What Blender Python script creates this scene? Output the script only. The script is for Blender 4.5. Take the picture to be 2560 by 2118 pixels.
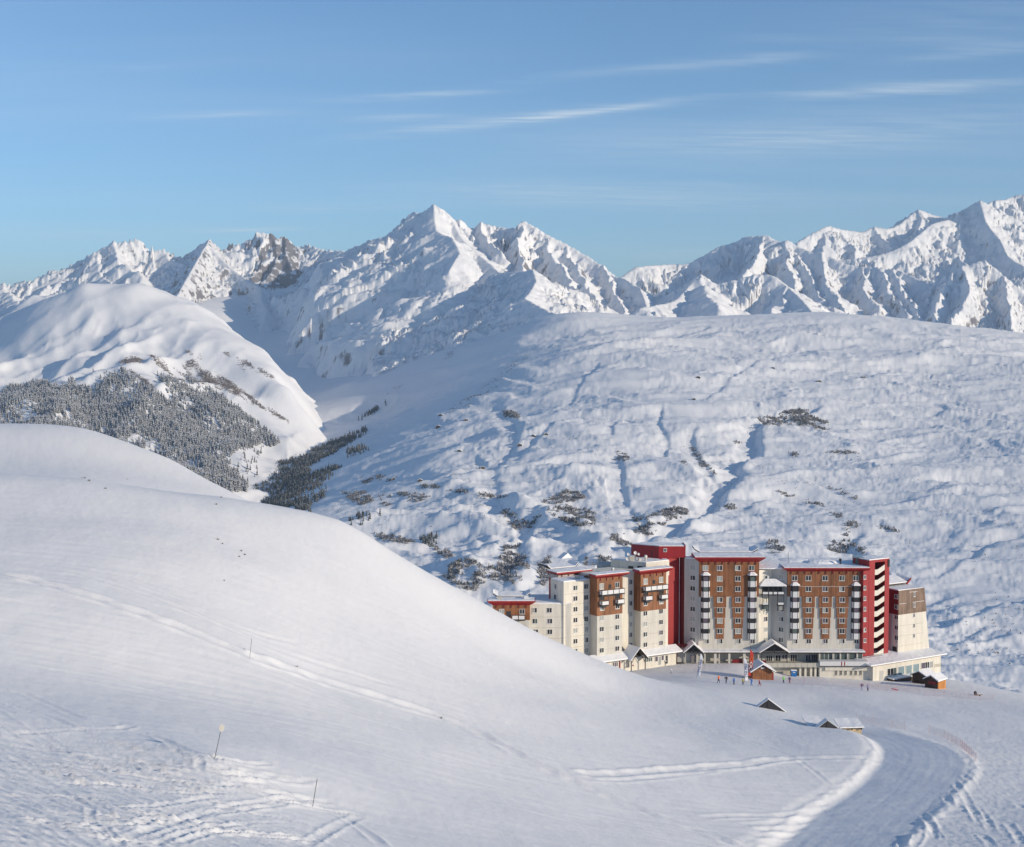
import bpy, bmesh, math, random
import numpy as np
from mathutils import Vector, Matrix
R = math.radians
random.seed(7)
rng = np.random.default_rng(11)
for _o in list(bpy.data.objects): bpy.data.objects.remove(_o)
scene = bpy.context.scene
C = scene.collection
# ------------------------------------------------------------------ camera, sky, sun, exposure
CAMZ = 82.0
FPX = 3500.0
PITCH = math.atan((1059 - 880) / FPX)
cam_d = bpy.data.cameras.new('camera'); cam = bpy.data.objects.new('camera', cam_d); C.objects.link(cam)
cam.location = (0, 0, CAMZ); cam.rotation_euler = (math.pi / 2 - PITCH, 0, 0)
cam_d.sensor_width = 36; cam_d.lens = 36 * FPX / 2560
cam_d.clip_start = 1; cam_d.clip_end = 120000
scene.camera = cam
SUN_AZ = R(62)      # to the right of straight behind the camera
SUN_EL = R(16)
SUN = np.array([math.sin(SUN_AZ) * math.cos(SUN_EL), -math.cos(SUN_AZ) * math.cos(SUN_EL), math.sin(SUN_EL)])
sd = bpy.data.lights.new('sun', 'SUN'); sun = bpy.data.objects.new('sun', sd); C.objects.link(sun)
sd.energy = 5.0; sd.angle = R(0.5); sd.color = (1.0, 0.85, 0.655)
sun.rotation_euler = Vector(SUN).to_track_quat('Z', 'Y').to_euler()
world = bpy.data.worlds.new('World'); scene.world = world; world.use_nodes = True
def build_world():
    nt = world.node_tree; nt.nodes.clear()
    out = nt.nodes.new('ShaderNodeOutputWorld'); bg = nt.nodes.new('ShaderNodeBackground')
    sky = nt.nodes.new('ShaderNodeTexSky'); sky.sky_type = 'NISHITA'; sky.sun_disc = False
    sky.sun_elevation = SUN_EL
    sky.sun_rotation = math.pi - SUN_AZ        # measured from +Y towards +X
    sky.altitude = 2100; sky.air_density = 1.0; sky.dust_density = 0.6; sky.ozone_density = 2.0
    bg.inputs['Strength'].default_value = SKY
    # thin cirrus: long streaks, mapped on a high flat layer so that they flatten towards the horizon
    tc = nt.nodes.new('ShaderNodeTexCoord'); sep = nt.nodes.new('ShaderNodeSeparateXYZ')
    nt.links.new(tc.outputs['Generated'], sep.inputs[0])
    def math_(op, a, b=None, clamp=False):
        n = nt.nodes.new('ShaderNodeMath'); n.operation = op; n.use_clamp = clamp
        for i, v in enumerate((a, b)):
            if v is None: continue
            if isinstance(v, (int, float)): n.inputs[i].default_value = v
            else: nt.links.new(v, n.inputs[i])
        return n.outputs[0]
    zz = math_('MAXIMUM', sep.outputs['Z'], 0.0)
    den = math_('ADD', zz, 0.08)
    cx = math_('DIVIDE', sep.outputs['X'], den); cy = math_('DIVIDE', sep.outputs['Y'], den)
    comb = nt.nodes.new('ShaderNodeCombineXYZ'); nt.links.new(cx, comb.inputs[0]); nt.links.new(cy, comb.inputs[1])
    def streak(rot, sx, sy, scale, detail, lo, hi, seed, rough=.6, dist=.3):
        mp = nt.nodes.new('ShaderNodeMapping'); nt.links.new(comb.outputs[0], mp.inputs[0])
        mp.inputs['Rotation'].default_value = (0, 0, rot); mp.inputs['Scale'].default_value = (sx, sy, 1)
        mp.inputs['Location'].default_value = (seed, seed * .37, 0)
        n = nt.nodes.new('ShaderNodeTexNoise'); n.inputs['Scale'].default_value = scale
        n.inputs['Detail'].default_value = detail; n.inputs['Roughness'].default_value = rough
        n.inputs['Distortion'].default_value = dist
        nt.links.new(mp.outputs[0], n.inputs['Vector'])
        mr = nt.nodes.new('ShaderNodeMapRange'); mr.interpolation_type = 'SMOOTHSTEP'
        mr.inputs['From Min'].default_value = lo; mr.inputs['From Max'].default_value = hi
        nt.links.new(n.outputs['Fac'], mr.inputs['Value']); return mr.outputs[0]
    patch = streak(0.05, .55, .3, 1.0, 2, .50, .68, 4.3)
    fine = streak(0.10, .35, 2.2, 2.0, 5, .52, .78, 9.1)
    veil = streak(0.08, .22, .9, 1.0, 4, .40, .80, 2.2)
    s1 = math_('MULTIPLY', patch, fine)
    cl = math_('ADD', math_('MULTIPLY', s1, .42), math_('MULTIPLY', veil, .16), True)
    # single long wisps (bearing, height, half length, half width, tilt, weight) in tangents ahead
    yy = math_('MAXIMUM', sep.outputs['Y'], 0.02); U = math_('DIVIDE', sep.outputs['X'], yy); V = math_('DIVIDE', sep.outputs['Z'], yy)
    fine2 = streak(0.10, 1.2, 7, 3.0, 5, .25, .70, 3.1)
    for px, py, hl, hw, tilt, wt in WISPS:
        u0, v0 = (px - 1280) / 3500, (880 - py) / 3500; hl, hw = hl / 3500, hw / 3500; c, s = math.cos(tilt), math.sin(tilt)
        du = math_('SUBTRACT', U, u0); dv = math_('SUBTRACT', V, v0)
        a = math_('DIVIDE', math_('ADD', math_('MULTIPLY', du, c), math_('MULTIPLY', dv, s)), hl)
        b = math_('DIVIDE', math_('SUBTRACT', math_('MULTIPLY', dv, c), math_('MULTIPLY', du, s)), hw)
        d2 = math_('ADD', math_('MULTIPLY', a, a), math_('MULTIPLY', b, b))
        g = math_('MULTIPLY', math_('POWER', 2.718, math_('MULTIPLY', d2, -1.1)), wt * .58)
        cl = math_('ADD', cl, math_('MULTIPLY', g, fine2), True)
    mix = nt.nodes.new('ShaderNodeMix'); mix.data_type = 'RGBA'
    nt.links.new(cl, mix.inputs[0])
    # slight correction of the sky's hue towards the cleaner blue of the picture
    tint = nt.nodes.new('ShaderNodeMix'); tint.data_type = 'RGBA'; tint.blend_type = 'MULTIPLY'; tint.inputs[0].default_value = 1
    nt.links.new(sky.outputs[0], tint.inputs[6]); tint.inputs[7].default_value = SKYTINT
    nt.links.new(tint.outputs[2], mix.inputs[6]); mix.inputs[7].default_value = CLOUD
    nt.links.new(mix.outputs[2], bg.inputs['Color']); nt.links.new(bg.outputs[0], out.inputs[0])
WISPS = ((1060, 246, 190, 9, .05, .55), (1000, 300, 130, 8, .04, .4), (1330, 300, 380, 13, .11, .75), (1450, 290, 230, 7, .13, .5), (1840, 162, 220, 14, .08, .45), (540, 294, 170, 9, .03, .4),
         (2250, 232, 320, 14, .07, .5), (2420, 140, 200, 20, .10, .35), (1900, 360, 500, 40, .03, .28), (1600, 500, 420, 30, -.02, .42), (1300, 470, 300, 22, .0, .25), (200, 590, 300, 22, .0, .3), (850, 525, 260, 12, .02, .3), (2200, 330, 500, 60, .1, .22), (1500, 190, 300, 12, .1, .2), (2380, 60, 350, 50, .05, .18), (330, 180, 250, 10, .05, .15), (1750, 640, 260, 14, .0, .25))
SKY = 0.15; SKYTINT = (.72, .955, 1.09, 1); CLOUD = (6.0, 6.6, 7.0, 1)
build_world()
vs = scene.view_settings; vs.view_transform = 'Standard'; vs.look = 'None'; vs.exposure = -0.10; vs.gamma = 1; vs.use_curve_mapping = False
scene.cycles.max_bounces = 5; scene.cycles.diffuse_bounces = 3; scene.cycles.use_adaptive_sampling = True
# ------------------------------------------------------------------ pixel -> world
SP, CP = math.sin(PITCH), math.cos(PITCH)
def ray(px, py):
    """direction per unit Y for a point of the photograph"""
    dx = (px - 1280) / FPX; dy = (1059 - py) / FPX
    Y = CP + dy * SP; Z = dy * CP - SP
    return dx / Y, Z / Y
def P(px, py, Y):
    a, b = ray(px, py); return (a * Y, Y, CAMZ + b * Y)
def zpix(py, Y, px=1280): return CAMZ + ray(px, py)[1] * Y
# ------------------------------------------------------------------ noise (numpy)
def _hash(ix, iy, seed):
    h = (ix.astype(np.int64) * 374761393 + iy.astype(np.int64) * 668265263 + seed * 974634777) & 0xffffffff
    h = ((h ^ (h >> 13)) * 1274126177) & 0xffffffff
    return ((h ^ (h >> 16)) & 0xffff).astype(np.float32) * np.float32(2 * math.pi / 65536)
def gnoise(x, y, seed=0):
    x = np.asarray(x, np.float64); y = np.asarray(y, np.float64)
    ix = np.floor(x); iy = np.floor(y); fx = (x - ix).astype(np.float32); fy = (y - iy).astype(np.float32)
    u = fx * fx * fx * (fx * (fx * 6 - 15) + 10); v = fy * fy * fy * (fy * (fy * 6 - 15) + 10)
    r = []
    for dx in (0, 1):
        for dy in (0, 1):
            a = _hash(ix + dx, iy + dy, seed); r.append(np.cos(a) * (fx - dx) + np.sin(a) * (fy - dy))
    return ((r[0] * (1 - v) + r[1] * v) * (1 - u) + (r[2] * (1 - v) + r[3] * v) * u) * 1.5
def fbm(x, y, oct=4, seed=0, gain=.5, lac=2.03):
    s = 0; a = 1; f = 1
    for i in range(oct): s = s + a * gnoise(x * f, y * f, seed + i * 17); a *= gain; f *= lac
    return s
def ridged(x, y, oct=4, seed=0, gain=.5, lac=2.05):
    s = 0; a = 1; f = 1; w = 1
    for i in range(oct):
        n = 1 - np.abs(gnoise(x * f, y * f, seed + i * 13)) * 1.6; n = np.clip(n, 0, 1) ** 2
        s = s + a * n * w; w = np.clip(n * 1.5, 0, 1); a *= gain; f *= lac
    return s
def sstep(a, b, x):
    t = np.clip((x - a) / (b - a), 0, 1); return t * t * (3 - 2 * t)
# ------------------------------------------------------------------ thin plate spline through control points
class TPS:
    def __init__(s, pts, scale, lam=1e-4):
        pts = np.array(pts, float); s.sc = scale; s.p = pts[:, :2] / scale; n = len(pts); s.n = n
        z = pts[:, 2]; K = s._U(s.p[:, None, :] - s.p[None, :, :]) + lam * np.eye(n)
        A = np.zeros((n + 3, n + 3)); A[:n, :n] = K; A[:n, n] = 1; A[:n, n + 1:] = s.p; A[n, :n] = 1; A[n + 1:, :n] = s.p.T
        b = np.zeros(n + 3); b[:n] = z; s.w = np.linalg.solve(A, b)
    @staticmethod
    def _U(d):
        r2 = (d ** 2).sum(-1); return .5 * r2 * np.log(r2 + 1e-12)
    def __call__(s, x, y):
        x = np.asarray(x, float) / s.sc; y = np.asarray(y, float) / s.sc
        out = s.w[s.n] + s.w[s.n + 1] * x + s.w[s.n + 2] * y
        for i in range(s.n):
            r2 = (x - s.p[i, 0]) ** 2 + (y - s.p[i, 1]) ** 2
            out = out + s.w[i] * .5 * r2 * np.log(r2 + 1e-12)
        return out
def ctrl(lst): return [P(a, b, Y) for a, b, Y in lst]
# ------------------------------------------------------------------ ridges
def catmull(pts, k=4):
    pts = np.array(pts, float); n = len(pts); out = []
    for i in range(n - 1):
        p0 = pts[max(i - 1, 0)]; p1 = pts[i]; p2 = pts[i + 1]; p3 = pts[min(i + 2, n - 1)]
        for j in range(k):
            t = j / k
            out.append(.5 * ((2 * p1) + (-p0 + p2) * t + (2 * p0 - 5 * p1 + 4 * p2 - p3) * t * t + (-p0 + 3 * p1 - 3 * p2 + p3) * t ** 3))
    out.append(pts[-1]); return np.array(out)
def ridge_field(X, Y, line):
    """distance to a polyline, its height there and the arc length there"""
    line = np.asarray(line, np.float32); best = np.full(X.shape, 1e18, np.float32); z = np.zeros_like(best); s = np.zeros_like(best); acc = 0.
    sgn = np.ones_like(best)
    for a, b in zip(line[:-1], line[1:]):
        d = b[:2] - a[:2]; L = float(np.hypot(*d)) + 1e-6
        t = np.clip(((X - a[0]) * d[0] + (Y - a[1]) * d[1]) / L ** 2, 0, 1)
        dx = X - (a[0] + d[0] * t); dy = Y - (a[1] + d[1] * t); q = dx * dx + dy * dy
        m = q < best; best = np.where(m, q, best); z = np.where(m, a[2] + (b[2] - a[2]) * t, z) if len(line[0]) > 2 else z
        s = np.where(m, acc + t * L, s); sgn = np.where(m, np.sign(d[0] * dy - d[1] * dx), sgn); acc += L
    return np.sqrt(best), z, s, sgn
# ------------------------------------------------------------------ meshes
def grid_mesh(name, X, Y, Z, mat, attrs=None):
    h, w = X.shape; co = np.stack([X, Y, Z], -1).astype(np.float32).reshape(-1, 3)
    i = np.arange(h * w).reshape(h, w); f = np.stack([i[:-1, :-1], i[:-1, 1:], i[1:, 1:], i[1:, :-1]], -1).reshape(-1, 4)
    me = bpy.data.meshes.new(name); me.vertices.add(len(co)); me.vertices.foreach_set('co', co.ravel())
    me.loops.add(f.size); me.loops.foreach_set('vertex_index', f.ravel().astype(np.int32))
    me.polygons.add(len(f)); me.polygons.foreach_set('loop_start', (np.arange(len(f)) * 4).astype(np.int32))
    me.polygons.foreach_set('loop_total', np.full(len(f), 4, np.int32))
    me.update(calc_edges=True); me.polygons.foreach_set('use_smooth', np.ones(len(f), bool))
    for k, v in (attrs or {}).items():
        a = me.attributes.new(k, 'FLOAT', 'POINT'); a.data.foreach_set('value', v.astype(np.float32).ravel())
    me.materials.append(mat); o = bpy.data.objects.new(name, me); C.objects.link(o); return o
def tri_mesh(name, V, F, mat, smooth=False, mats=None, midx=None):
    """V n*3, F m*3 (or m*4) numpy arrays"""
    V = np.asarray(V, np.float32); F = np.asarray(F, np.int32); k = F.shape[1]
    me = bpy.data.meshes.new(name); me.vertices.add(len(V)); me.vertices.foreach_set('co', V.ravel())
    me.loops.add(F.size); me.loops.foreach_set('vertex_index', F.ravel())
    me.polygons.add(len(F)); me.polygons.foreach_set('loop_start', (np.arange(len(F)) * k).astype(np.int32))
    me.polygons.foreach_set('loop_total', np.full(len(F), k, np.int32)); me.update(calc_edges=True)
    if smooth: me.polygons.foreach_set('use_smooth', np.ones(len(F), bool))
    for m in (mats or [mat]): me.materials.append(m)
    if midx is not None: me.polygons.foreach_set('material_index', np.asarray(midx, np.int32))
    o = bpy.data.objects.new(name, me); C.objects.link(o); return o
def tag(o, label=None, cat=None, group=None, kind=None):
    if label: o['label'] = label
    if cat: o['category'] = cat
    if group: o['group'] = group
    if kind: o['kind'] = kind
    return o
# ------------------------------------------------------------------ material helper
class NT:
    def __init__(s, name):
        s.m = bpy.data.materials.new(name); s.m.use_nodes = True; s.t = s.m.node_tree; s.t.nodes.clear()
        s.out = s.t.nodes.new('ShaderNodeOutputMaterial'); s.b = s.t.nodes.new('ShaderNodeBsdfPrincipled')
        s.t.links.new(s.b.outputs[0], s.out.inputs[0]); s.tc = s.t.nodes.new('ShaderNodeTexCoord')
    def put(s, sock, v):
        if isinstance(v, (int, float, tuple, list)): sock.default_value = v
        else: s.t.links.new(v, sock)
    def math(s, op, a, b=None, clamp=False):
        n = s.t.nodes.new('ShaderNodeMath'); n.operation = op; n.use_clamp = clamp; s.put(n.inputs[0], a)
        if b is not None: s.put(n.inputs[1], b)
        return n.outputs[0]
    def noise(s, scale, detail=4, rough=.55, vec=None, mscale=None, rot=(0, 0, 0), dist=0, loc=(0, 0, 0)):
        v = vec or s.tc.outputs['Object']
        if mscale is not None:
            mp = s.t.nodes.new('ShaderNodeMapping'); s.put(mp.inputs[0], v); mp.inputs['Scale'].default_value = mscale
            mp.inputs['Rotation'].default_value = rot; mp.inputs['Location'].default_value = loc; v = mp.outputs[0]
        n = s.t.nodes.new('ShaderNodeTexNoise'); n.inputs['Scale'].default_value = scale; n.inputs['Detail'].default_value = detail
        n.inputs['Roughness'].default_value = rough; n.inputs['Distortion'].default_value = dist; s.put(n.inputs['Vector'], v); return n.outputs['Fac']
    def rng(s, v, a, b, c=0, d=1, smooth=True):
        n = s.t.nodes.new('ShaderNodeMapRange'); n.interpolation_type = 'SMOOTHSTEP' if smooth else 'LINEAR'
        s.put(n.inputs['Value'], v); n.inputs['From Min'].default_value = a; n.inputs['From Max'].default_value = b
        n.inputs['To Min'].default_value = c; n.inputs['To Max'].default_value = d; return n.outputs[0]
    def mix(s, f, a, b):
        n = s.t.nodes.new('ShaderNodeMix'); n.data_type = 'RGBA'; s.put(n.inputs[0], f); s.put(n.inputs[6], a); s.put(n.inputs[7], b); return n.outputs[2]
    def attr(s, name):
        n = s.t.nodes.new('ShaderNodeAttribute'); n.attribute_name = name; return n.outputs['Fac']
    def bump(s, h, strength, dist, normal=None):
        n = s.t.nodes.new('ShaderNodeBump'); n.inputs['Strength'].default_value = strength; n.inputs['Distance'].default_value = dist
        s.put(n.inputs['Height'], h)
        if normal is not None: s.put(n.inputs['Normal'], normal)
        return n.outputs[0]
    def set(s, **k):
        for a, v in k.items(): s.put(s.b.inputs[a.replace('_', ' ')], v)
        return s.m
SNOW = (0.88, 0.88, 0.885, 1)
# ------------------------------------------------------------------ snow and rock materials
def mat_near():
    n = NT('packed_snow')
    a = n.noise(.9, 5, .6, mscale=(1, .35, 1), rot=(0, 0, .5)); b = n.noise(5, 4, .6)
    tr = n.attr('churn')
    h = n.math('ADD', n.math('MULTIPLY', a, .6), n.math('MULTIPLY', n.math('MULTIPLY', b, tr), .5))
    col = n.mix(n.noise(.05, 3, .5), (.82, .815, .81, 1), (.875, .865, .86, 1))
    col = n.mix(n.math('MULTIPLY', n.attr('road'), n.rng(n.noise(.25, 4, .6), .2, .7, .75, 1)), col, (.60, .65, .72, 1))  # greyer packed bed, with the road's blue shade put into the colour
    return n.set(Base_Color=col, Roughness=.75, Normal=n.bump(h, .35, .25))
def mat_far(name, rock=(.20, .19, .20, 1), lo=.38, hi=.62, nscale=.006, bump=14, bscale=.01, amt=1.0):
    n = NT(name)
    geo = n.t.nodes.new('ShaderNodeNewGeometry'); sp = n.t.nodes.new('ShaderNodeSeparateXYZ'); n.t.links.new(geo.outputs['Normal'], sp.inputs[0])
    fine = n.noise(nscale, 8, .68); mid = n.noise(nscale * 3.1, 6, .7, mscale=(1, 1, .35))
    steep = n.math('SUBTRACT', 1, sp.outputs['Z'])
    v = n.math('ADD', steep, n.math('MULTIPLY', n.math('SUBTRACT', fine, .5), .75))
    v = n.math('ADD', v, n.math('MULTIPLY', n.math('SUBTRACT', mid, .5), .8))
    v = n.math('ADD', v, n.math('MULTIPLY', n.attr('rock'), .6))
    f = n.math('MULTIPLY', n.rng(v, lo, hi), amt)
    rc = n.mix(n.noise(nscale * 6, 4, .6), rock, tuple(c * 1.7 for c in rock[:3]) + (1,))
    col = n.mix(f, SNOW, rc)
    h = n.noise(bscale, 9, .62, dist=.4)
    return n.set(Base_Color=col, Roughness=.8, Normal=n.bump(h, .5, bump))
# ------------------------------------------------------------------ the near ground
NEAR = ctrl([
 (0,2118,60),(400,2118,66),(800,2118,80),(1200,2118,100),(1600,2118,126),(1950,2118,148),(2200,2118,156),(2560,2118,162),
 (0,1900,84),(400,1900,95),(800,1900,118),(1200,1900,150),(1600,1900,186),(1900,1900,208),(2060,1900,218),
 (535,1895,97),(780,2010,99),(625,1640,158),
 (0,1700,118),(400,1700,138),(800,1700,165),(1200,1700,208),(1500,1720,262),
 (0,1550,140),(300,1550,152),(900,1550,205),(1200,1600,245),
 (0,1400,168),(300,1400,180),(600,1400,200),(850,1400,232),
 (0,1280,196),(300,1290,208),(600,1310,226),
 (0,1187,226),(230,1202,235),(400,1228,242),(640,1262,252),(860,1310,264),(950,1360,270),(1050,1420,276),(1150,1475,284),
 (1300,1560,295),(1420,1620,302),(1520,1668,306),(1620,1695,300),(1770,1727,288),(1900,1768,272),(2030,1814,258),(2150,1832,248),
 # first crest falls away behind, then the second hump
 (0,1215,262),(230,1232,268),(400,1262,276),(640,1320,292),
 (0,1175,330),(200,1188,335),(0,1120,366),(0,1062,415),(120,1064,415),(230,1077,412),(330,1112,408),(450,1161,400),(560,1222,390),(635,1260,384),
 (330,1150,380),(450,1200,372),(0,1120,520),(230,1150,520),(450,1250,500),(700,1420,420),
 (860,1420,330),(1050,1520,330),(1150,1560,335),(1300,1660,335),(1420,1680,335),
 # village plain
 (1640,1700,330),(1720,1692,334),(1850,1702,331),(1960,1722,318),(1500,1682,352),
 (1500,1676,362),(1574,1674,364),(1711,1660,368),(1780,1660.5,367),(1870,1662,366),(1950,1690,364),(2050,1694,365),(2185,1704,364),(2270,1703,369),(2352,1696,376),
 (1780,1671,357),(1860,1674,356),(1700,1673,357),(1900,1692,349),
 (2060,1702,346),(2200,1722,338),(2100,1712,350),(2300,1727,344),(2400,1728,352),(2560,1745,355),
 (1980,1760,298),(2150,1765,302),(2300,1760,312),(2560,1775,318),
 (2200,1800,280),(2350,1800,286),(2560,1810,290),(2560,1850,268),(2440,1850,262),(2560,1930,228),(2470,1930,224),(2500,2020,190),(2350,2020,186),
 (2250,1930,214),(2150,2010,185),(2050,2060,168),
 (1500,1667,392),(1800,1665,392),(2100,1690,392),(2300,1700,392),(1500,1665,420),(2000,1690,425),(2400,1724,400),(2560,1760,415),
]) + [(-60,0,69),(0,0,65),(60,0,58),(40,30,54),(-30,30,64),(120,90,41),(-200,200,74),(-60,-60,74),(60,-60,64)]
near_s = TPS(NEAR, 100.0, 2e-4)
def raycast(px, py, f, a, b, n=900):
    dx, dz = ray(px, py); Y = np.linspace(a, b, n); z = f(dx * Y, Y); s = CAMZ + dz * Y - z
    k = np.where((s[:-1] > 0) & (s[1:] <= 0))[0]
    if len(k) == 0: return dx * Y[-1], Y[-1], float(z[-1])
    i = k[0]; t = s[i] / (s[i] - s[i + 1]); y = Y[i] + t * (Y[i + 1] - Y[i]); return dx * y, y, float(CAMZ + dz * y)
# the piste road cut into the plain: photo points of its middle with half widths (m)
road_px = [(1990,2190,5.6),(2085,2118,5.4),(2160,2045,5.6),(2232,1988,5.7),(2294,1930,6.0),(2310,1892,6.3),(2284,1860,6.0),(2232,1838,5.2),(2150,1816,4.2),(2070,1804,3.2)]
# the ski tracks: photo polylines (width m, depth m, rim m, first/second crest)
T = []
def track(w, d, *pts): T.append((w, d, pts))
# the long cut across the slope and its neighbours
track(.9,.22,(0,1430),(150,1470),(330,1525),(480,1580),(625,1640),(700,1665),(800,1700),(900,1730),(1000,1760),(1110,1795),(1200,1835),(1300,1890),(1450,1960),(1600,2025),(1750,2080),(1850,2118))
track(.5,.10,(150,1420),(250,1450),(400,1500),(540,1560),(680,1620),(800,1660),(900,1690),(1000,1720))
track(.4,.08,(180,1400),(300,1440),(450,1500),(600,1570),(760,1610))
track(.45,.10,(960,1500),(1060,1570),(1150,1630),(1230,1665),(1330,1700),(1420,1730),(1560,1768),(1730,1810),(1880,1855),(1990,1896))
track(.4,.07,(640,1580),(800,1635),(950,1695),(1080,1745))
track(.35,.06,(700,1340),(800,1375),(900,1440),(960,1500))
# crossing near the road
track(.7,.16,(1450,1935),(1600,1932),(1750,1920),(1860,1912),(1985,1897),(2100,1895),(2160,1896),(2200,1905))
track(.5,.10,(1450,1945),(1620,1945),(1780,1925),(1900,1910),(1990,1897))
track(.4,.1,(1990,1897),(2030,1925),(2060,1950),(2075,1965))
track(.45,.1,(1750,2045),(1850,2040),(1950,2040),(2050,2030),(2100,2015))
track(.45,.1,(1850,2062),(1960,2055),(2040,2048)); track(.4,.09,(1880,2075),(1980,2075),(2040,2062))
track(.4,.08,(1900,2092),(1990,2090),(2020,2080))
# groomed and skied corner at the lower left
track(.5,.14,(0,1838),(120,1832),(180,1826),(300,1822),(330,1812))
track(.6,.14,(0,1728),(60,1735),(130,1765),(200,1795),(300,1822),(380,1840),(450,1870),(530,1895),(600,1925),(660,1960),(740,1995),(820,2025),(900,2070),(960,2118))
track(.45,.12,(0,1755),(100,1785),(200,1825),(290,1850),(400,1890),(470,1925))
track(.5,.12,(0,1850),(80,1862),(160,1885),(250,1920),(340,1930),(440,1940),(560,1940),(640,1930))
track(.4,.10,(0,1918),(100,1918),(200,1922),(300,1932),(420,1950),(520,1975),(640,1985))
track(.4,.10,(30,1880),(120,1905),(220,1935),(330,1965),(430,1985),(500,1985))
track(.45,.12,(90,1975),(150,1990),(220,2015),(300,2025),(400,2018),(480,2005),(560,1990))
track(.4,.1,(150,1855),(230,1880),(320,1905),(430,1915)); track(.4,.1,(280,1890),(380,1925),(480,1955),(560,1965),(660,1958))
track(.5,.15,(240,2080),(330,2065),(440,2055),(520,2030),(600,2015),(700,2000),(780,1995))
track(.5,.15,(280,2118),(350,2085),(440,2060),(540,2035),(640,2020),(740,2005),(790,1996))
track(.4,.12,(390,2118),(450,2090),(520,2075),(600,2068),(700,2075),(780,2095),(820,2118))
track(.4,.12,(0,2055),(90,2056),(200,2060),(260,2075),(300,2118)); track(.4,.1,(360,2010),(440,2030),(500,2035))
track(.4,.1,(0,2085),(100,2095),(180,2112)); track(.45,.12,(430,2118),(520,2088),(610,2080),(700,2090)); track(.4,.1,(0,1945),(60,1950),(130,1975))
track(.4,.1,(560,2070),(650,2060),(740,2062),(840,2095),(880,2118)); track(.5,.12,(760,2118),(820,2080),(870,2055),(900,2040))
track(.4,.1,(640,1990),(700,2000),(760,1998)); track(.35,.08,(480,1990),(560,2010),(640,2035),(760,2050))
track(.4,.12,(225,2020),(228,2060),(250,2080),(270,2118)); track(.4,.1,(480,1880),(500,1905),(495,1925)); track(.4,.1,(425,1865),(440,1880),(450,1890))
_g = np.random.default_rng(44)
for _i in range(58):
    _x = _g.uniform(-20, 560); _y = 1850 + _g.uniform(0, 240); _L = _g.uniform(120, 380); _sl = _g.uniform(.08, .42)
    if _y > 2110: continue
    track(.42, _g.uniform(.16, .26), *[(_x + _L * k / 4, min(2117, _y + _sl * _L * k / 4 * (1 - .1 * k) + _g.normal() * 1.5)) for k in range(5)])
# tracks on the plain at the right
for yy, xa, xb in ((2022,2340,2560),(1985,2400,2560),(2060,2300,2500),(1938,2380,2560),(1905,2500,2560),(1852,2420,2550),(1832,2400,2510),(1815,2490,2560),(1780,2350,2460),(2090,2420,2560),(2045,2330,2560)):
    track(.35,.08,(xa,yy),((xa*2+xb)/3,yy-4),((xa+2*xb)/3,yy+3),(xb,yy+6))
for x0,y0,x1,y1 in ((2410,1940,2430,1960),(2360,1990,2374,2012),(2415,2010,2450,2060),(2300,2030,2350,2100),(2440,2020,2480,2080),(2520,2060,2560,2118),(2450,2085,2480,2118),(2210,2070,2215,2110),(2240,2090,2260,2118),(2320,2050,2330,2100),(2540,2010,2556,2022),(2380,1950,2440,2040),(2250,2118,2262,2085),(2275,2118,2300,2080)):
    track(.4,.14,(x0,y0),((x0+x1)/2+4,(y0+y1)/2),(x1,y1))
def near_full(X, Y, detail=True):
    Z = near_s(X, Y)
    D = np.hypot(X, Y)
    ridge = ridge_field(X.astype(np.float32), Y.astype(np.float32), road_line[:, :2])
    d = ridge[0]; hw = np.interp(ridge[2], road_s, road_line[:, 3]); side = ridge[1]
    base = np.interp(ridge[2], road_s, road_line[:, 2])
    # cut: flat bed slightly lower than the plain
    left = ridge[3]                                   # +1 left of the direction of travel
    cut = 1 - sstep(hw - .4, hw + np.where(left > 0, 4.0, 1.8), d)
    zr = .45 * base + .55 * Z - ROADCUT - .035 * left * d
    fade = sstep(0, 12, road_s[-1] - ridge[2])
    Z2 = Z + (zr - Z) * cut * fade
    rim = np.exp(-((d - hw - 1.8) / .8) ** 2) * .22 * fade * (1 + .6 * gnoise(ridge[2] / 3., d, 4))
    Z2 = Z2 + rim
    if not detail: return Z2
    # soft wind relief on the open slopes
    Z2 = Z2 + .45 * fbm(X / 38, Y / 60, 3, 3) * sstep(60, 120, D) * sstep(345, 320, Y) + .05 * fbm(X / 5 + .3 * Y / 5, Y / 11, 3, 9) + .035 * fbm((X + Y * .5) / 9, (Y - X * .5) / 1.6, 4, 19, .6)
    return Z2
road_line = None; ROADCUT = .36
_rw = []
for a, b, w in road_px:
    x, y, z = raycast(a, b, near_s, 60, 420) if b<2118 else raycast(a,b,near_s,60,420); _rw.append((x, y, z, w))
road_line = catmull(_rw, 5)
road_s = np.concatenate([[0], np.cumsum(np.hypot(*np.diff(road_line[:, :2], axis=0).T))])
def near_z(x, y):
    return float(near_full(np.array([x], float), np.array([y], float))[0])
def on_near(px, py, a=50, b=430):
    return raycast(px, py, near_full, a, b)
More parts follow.
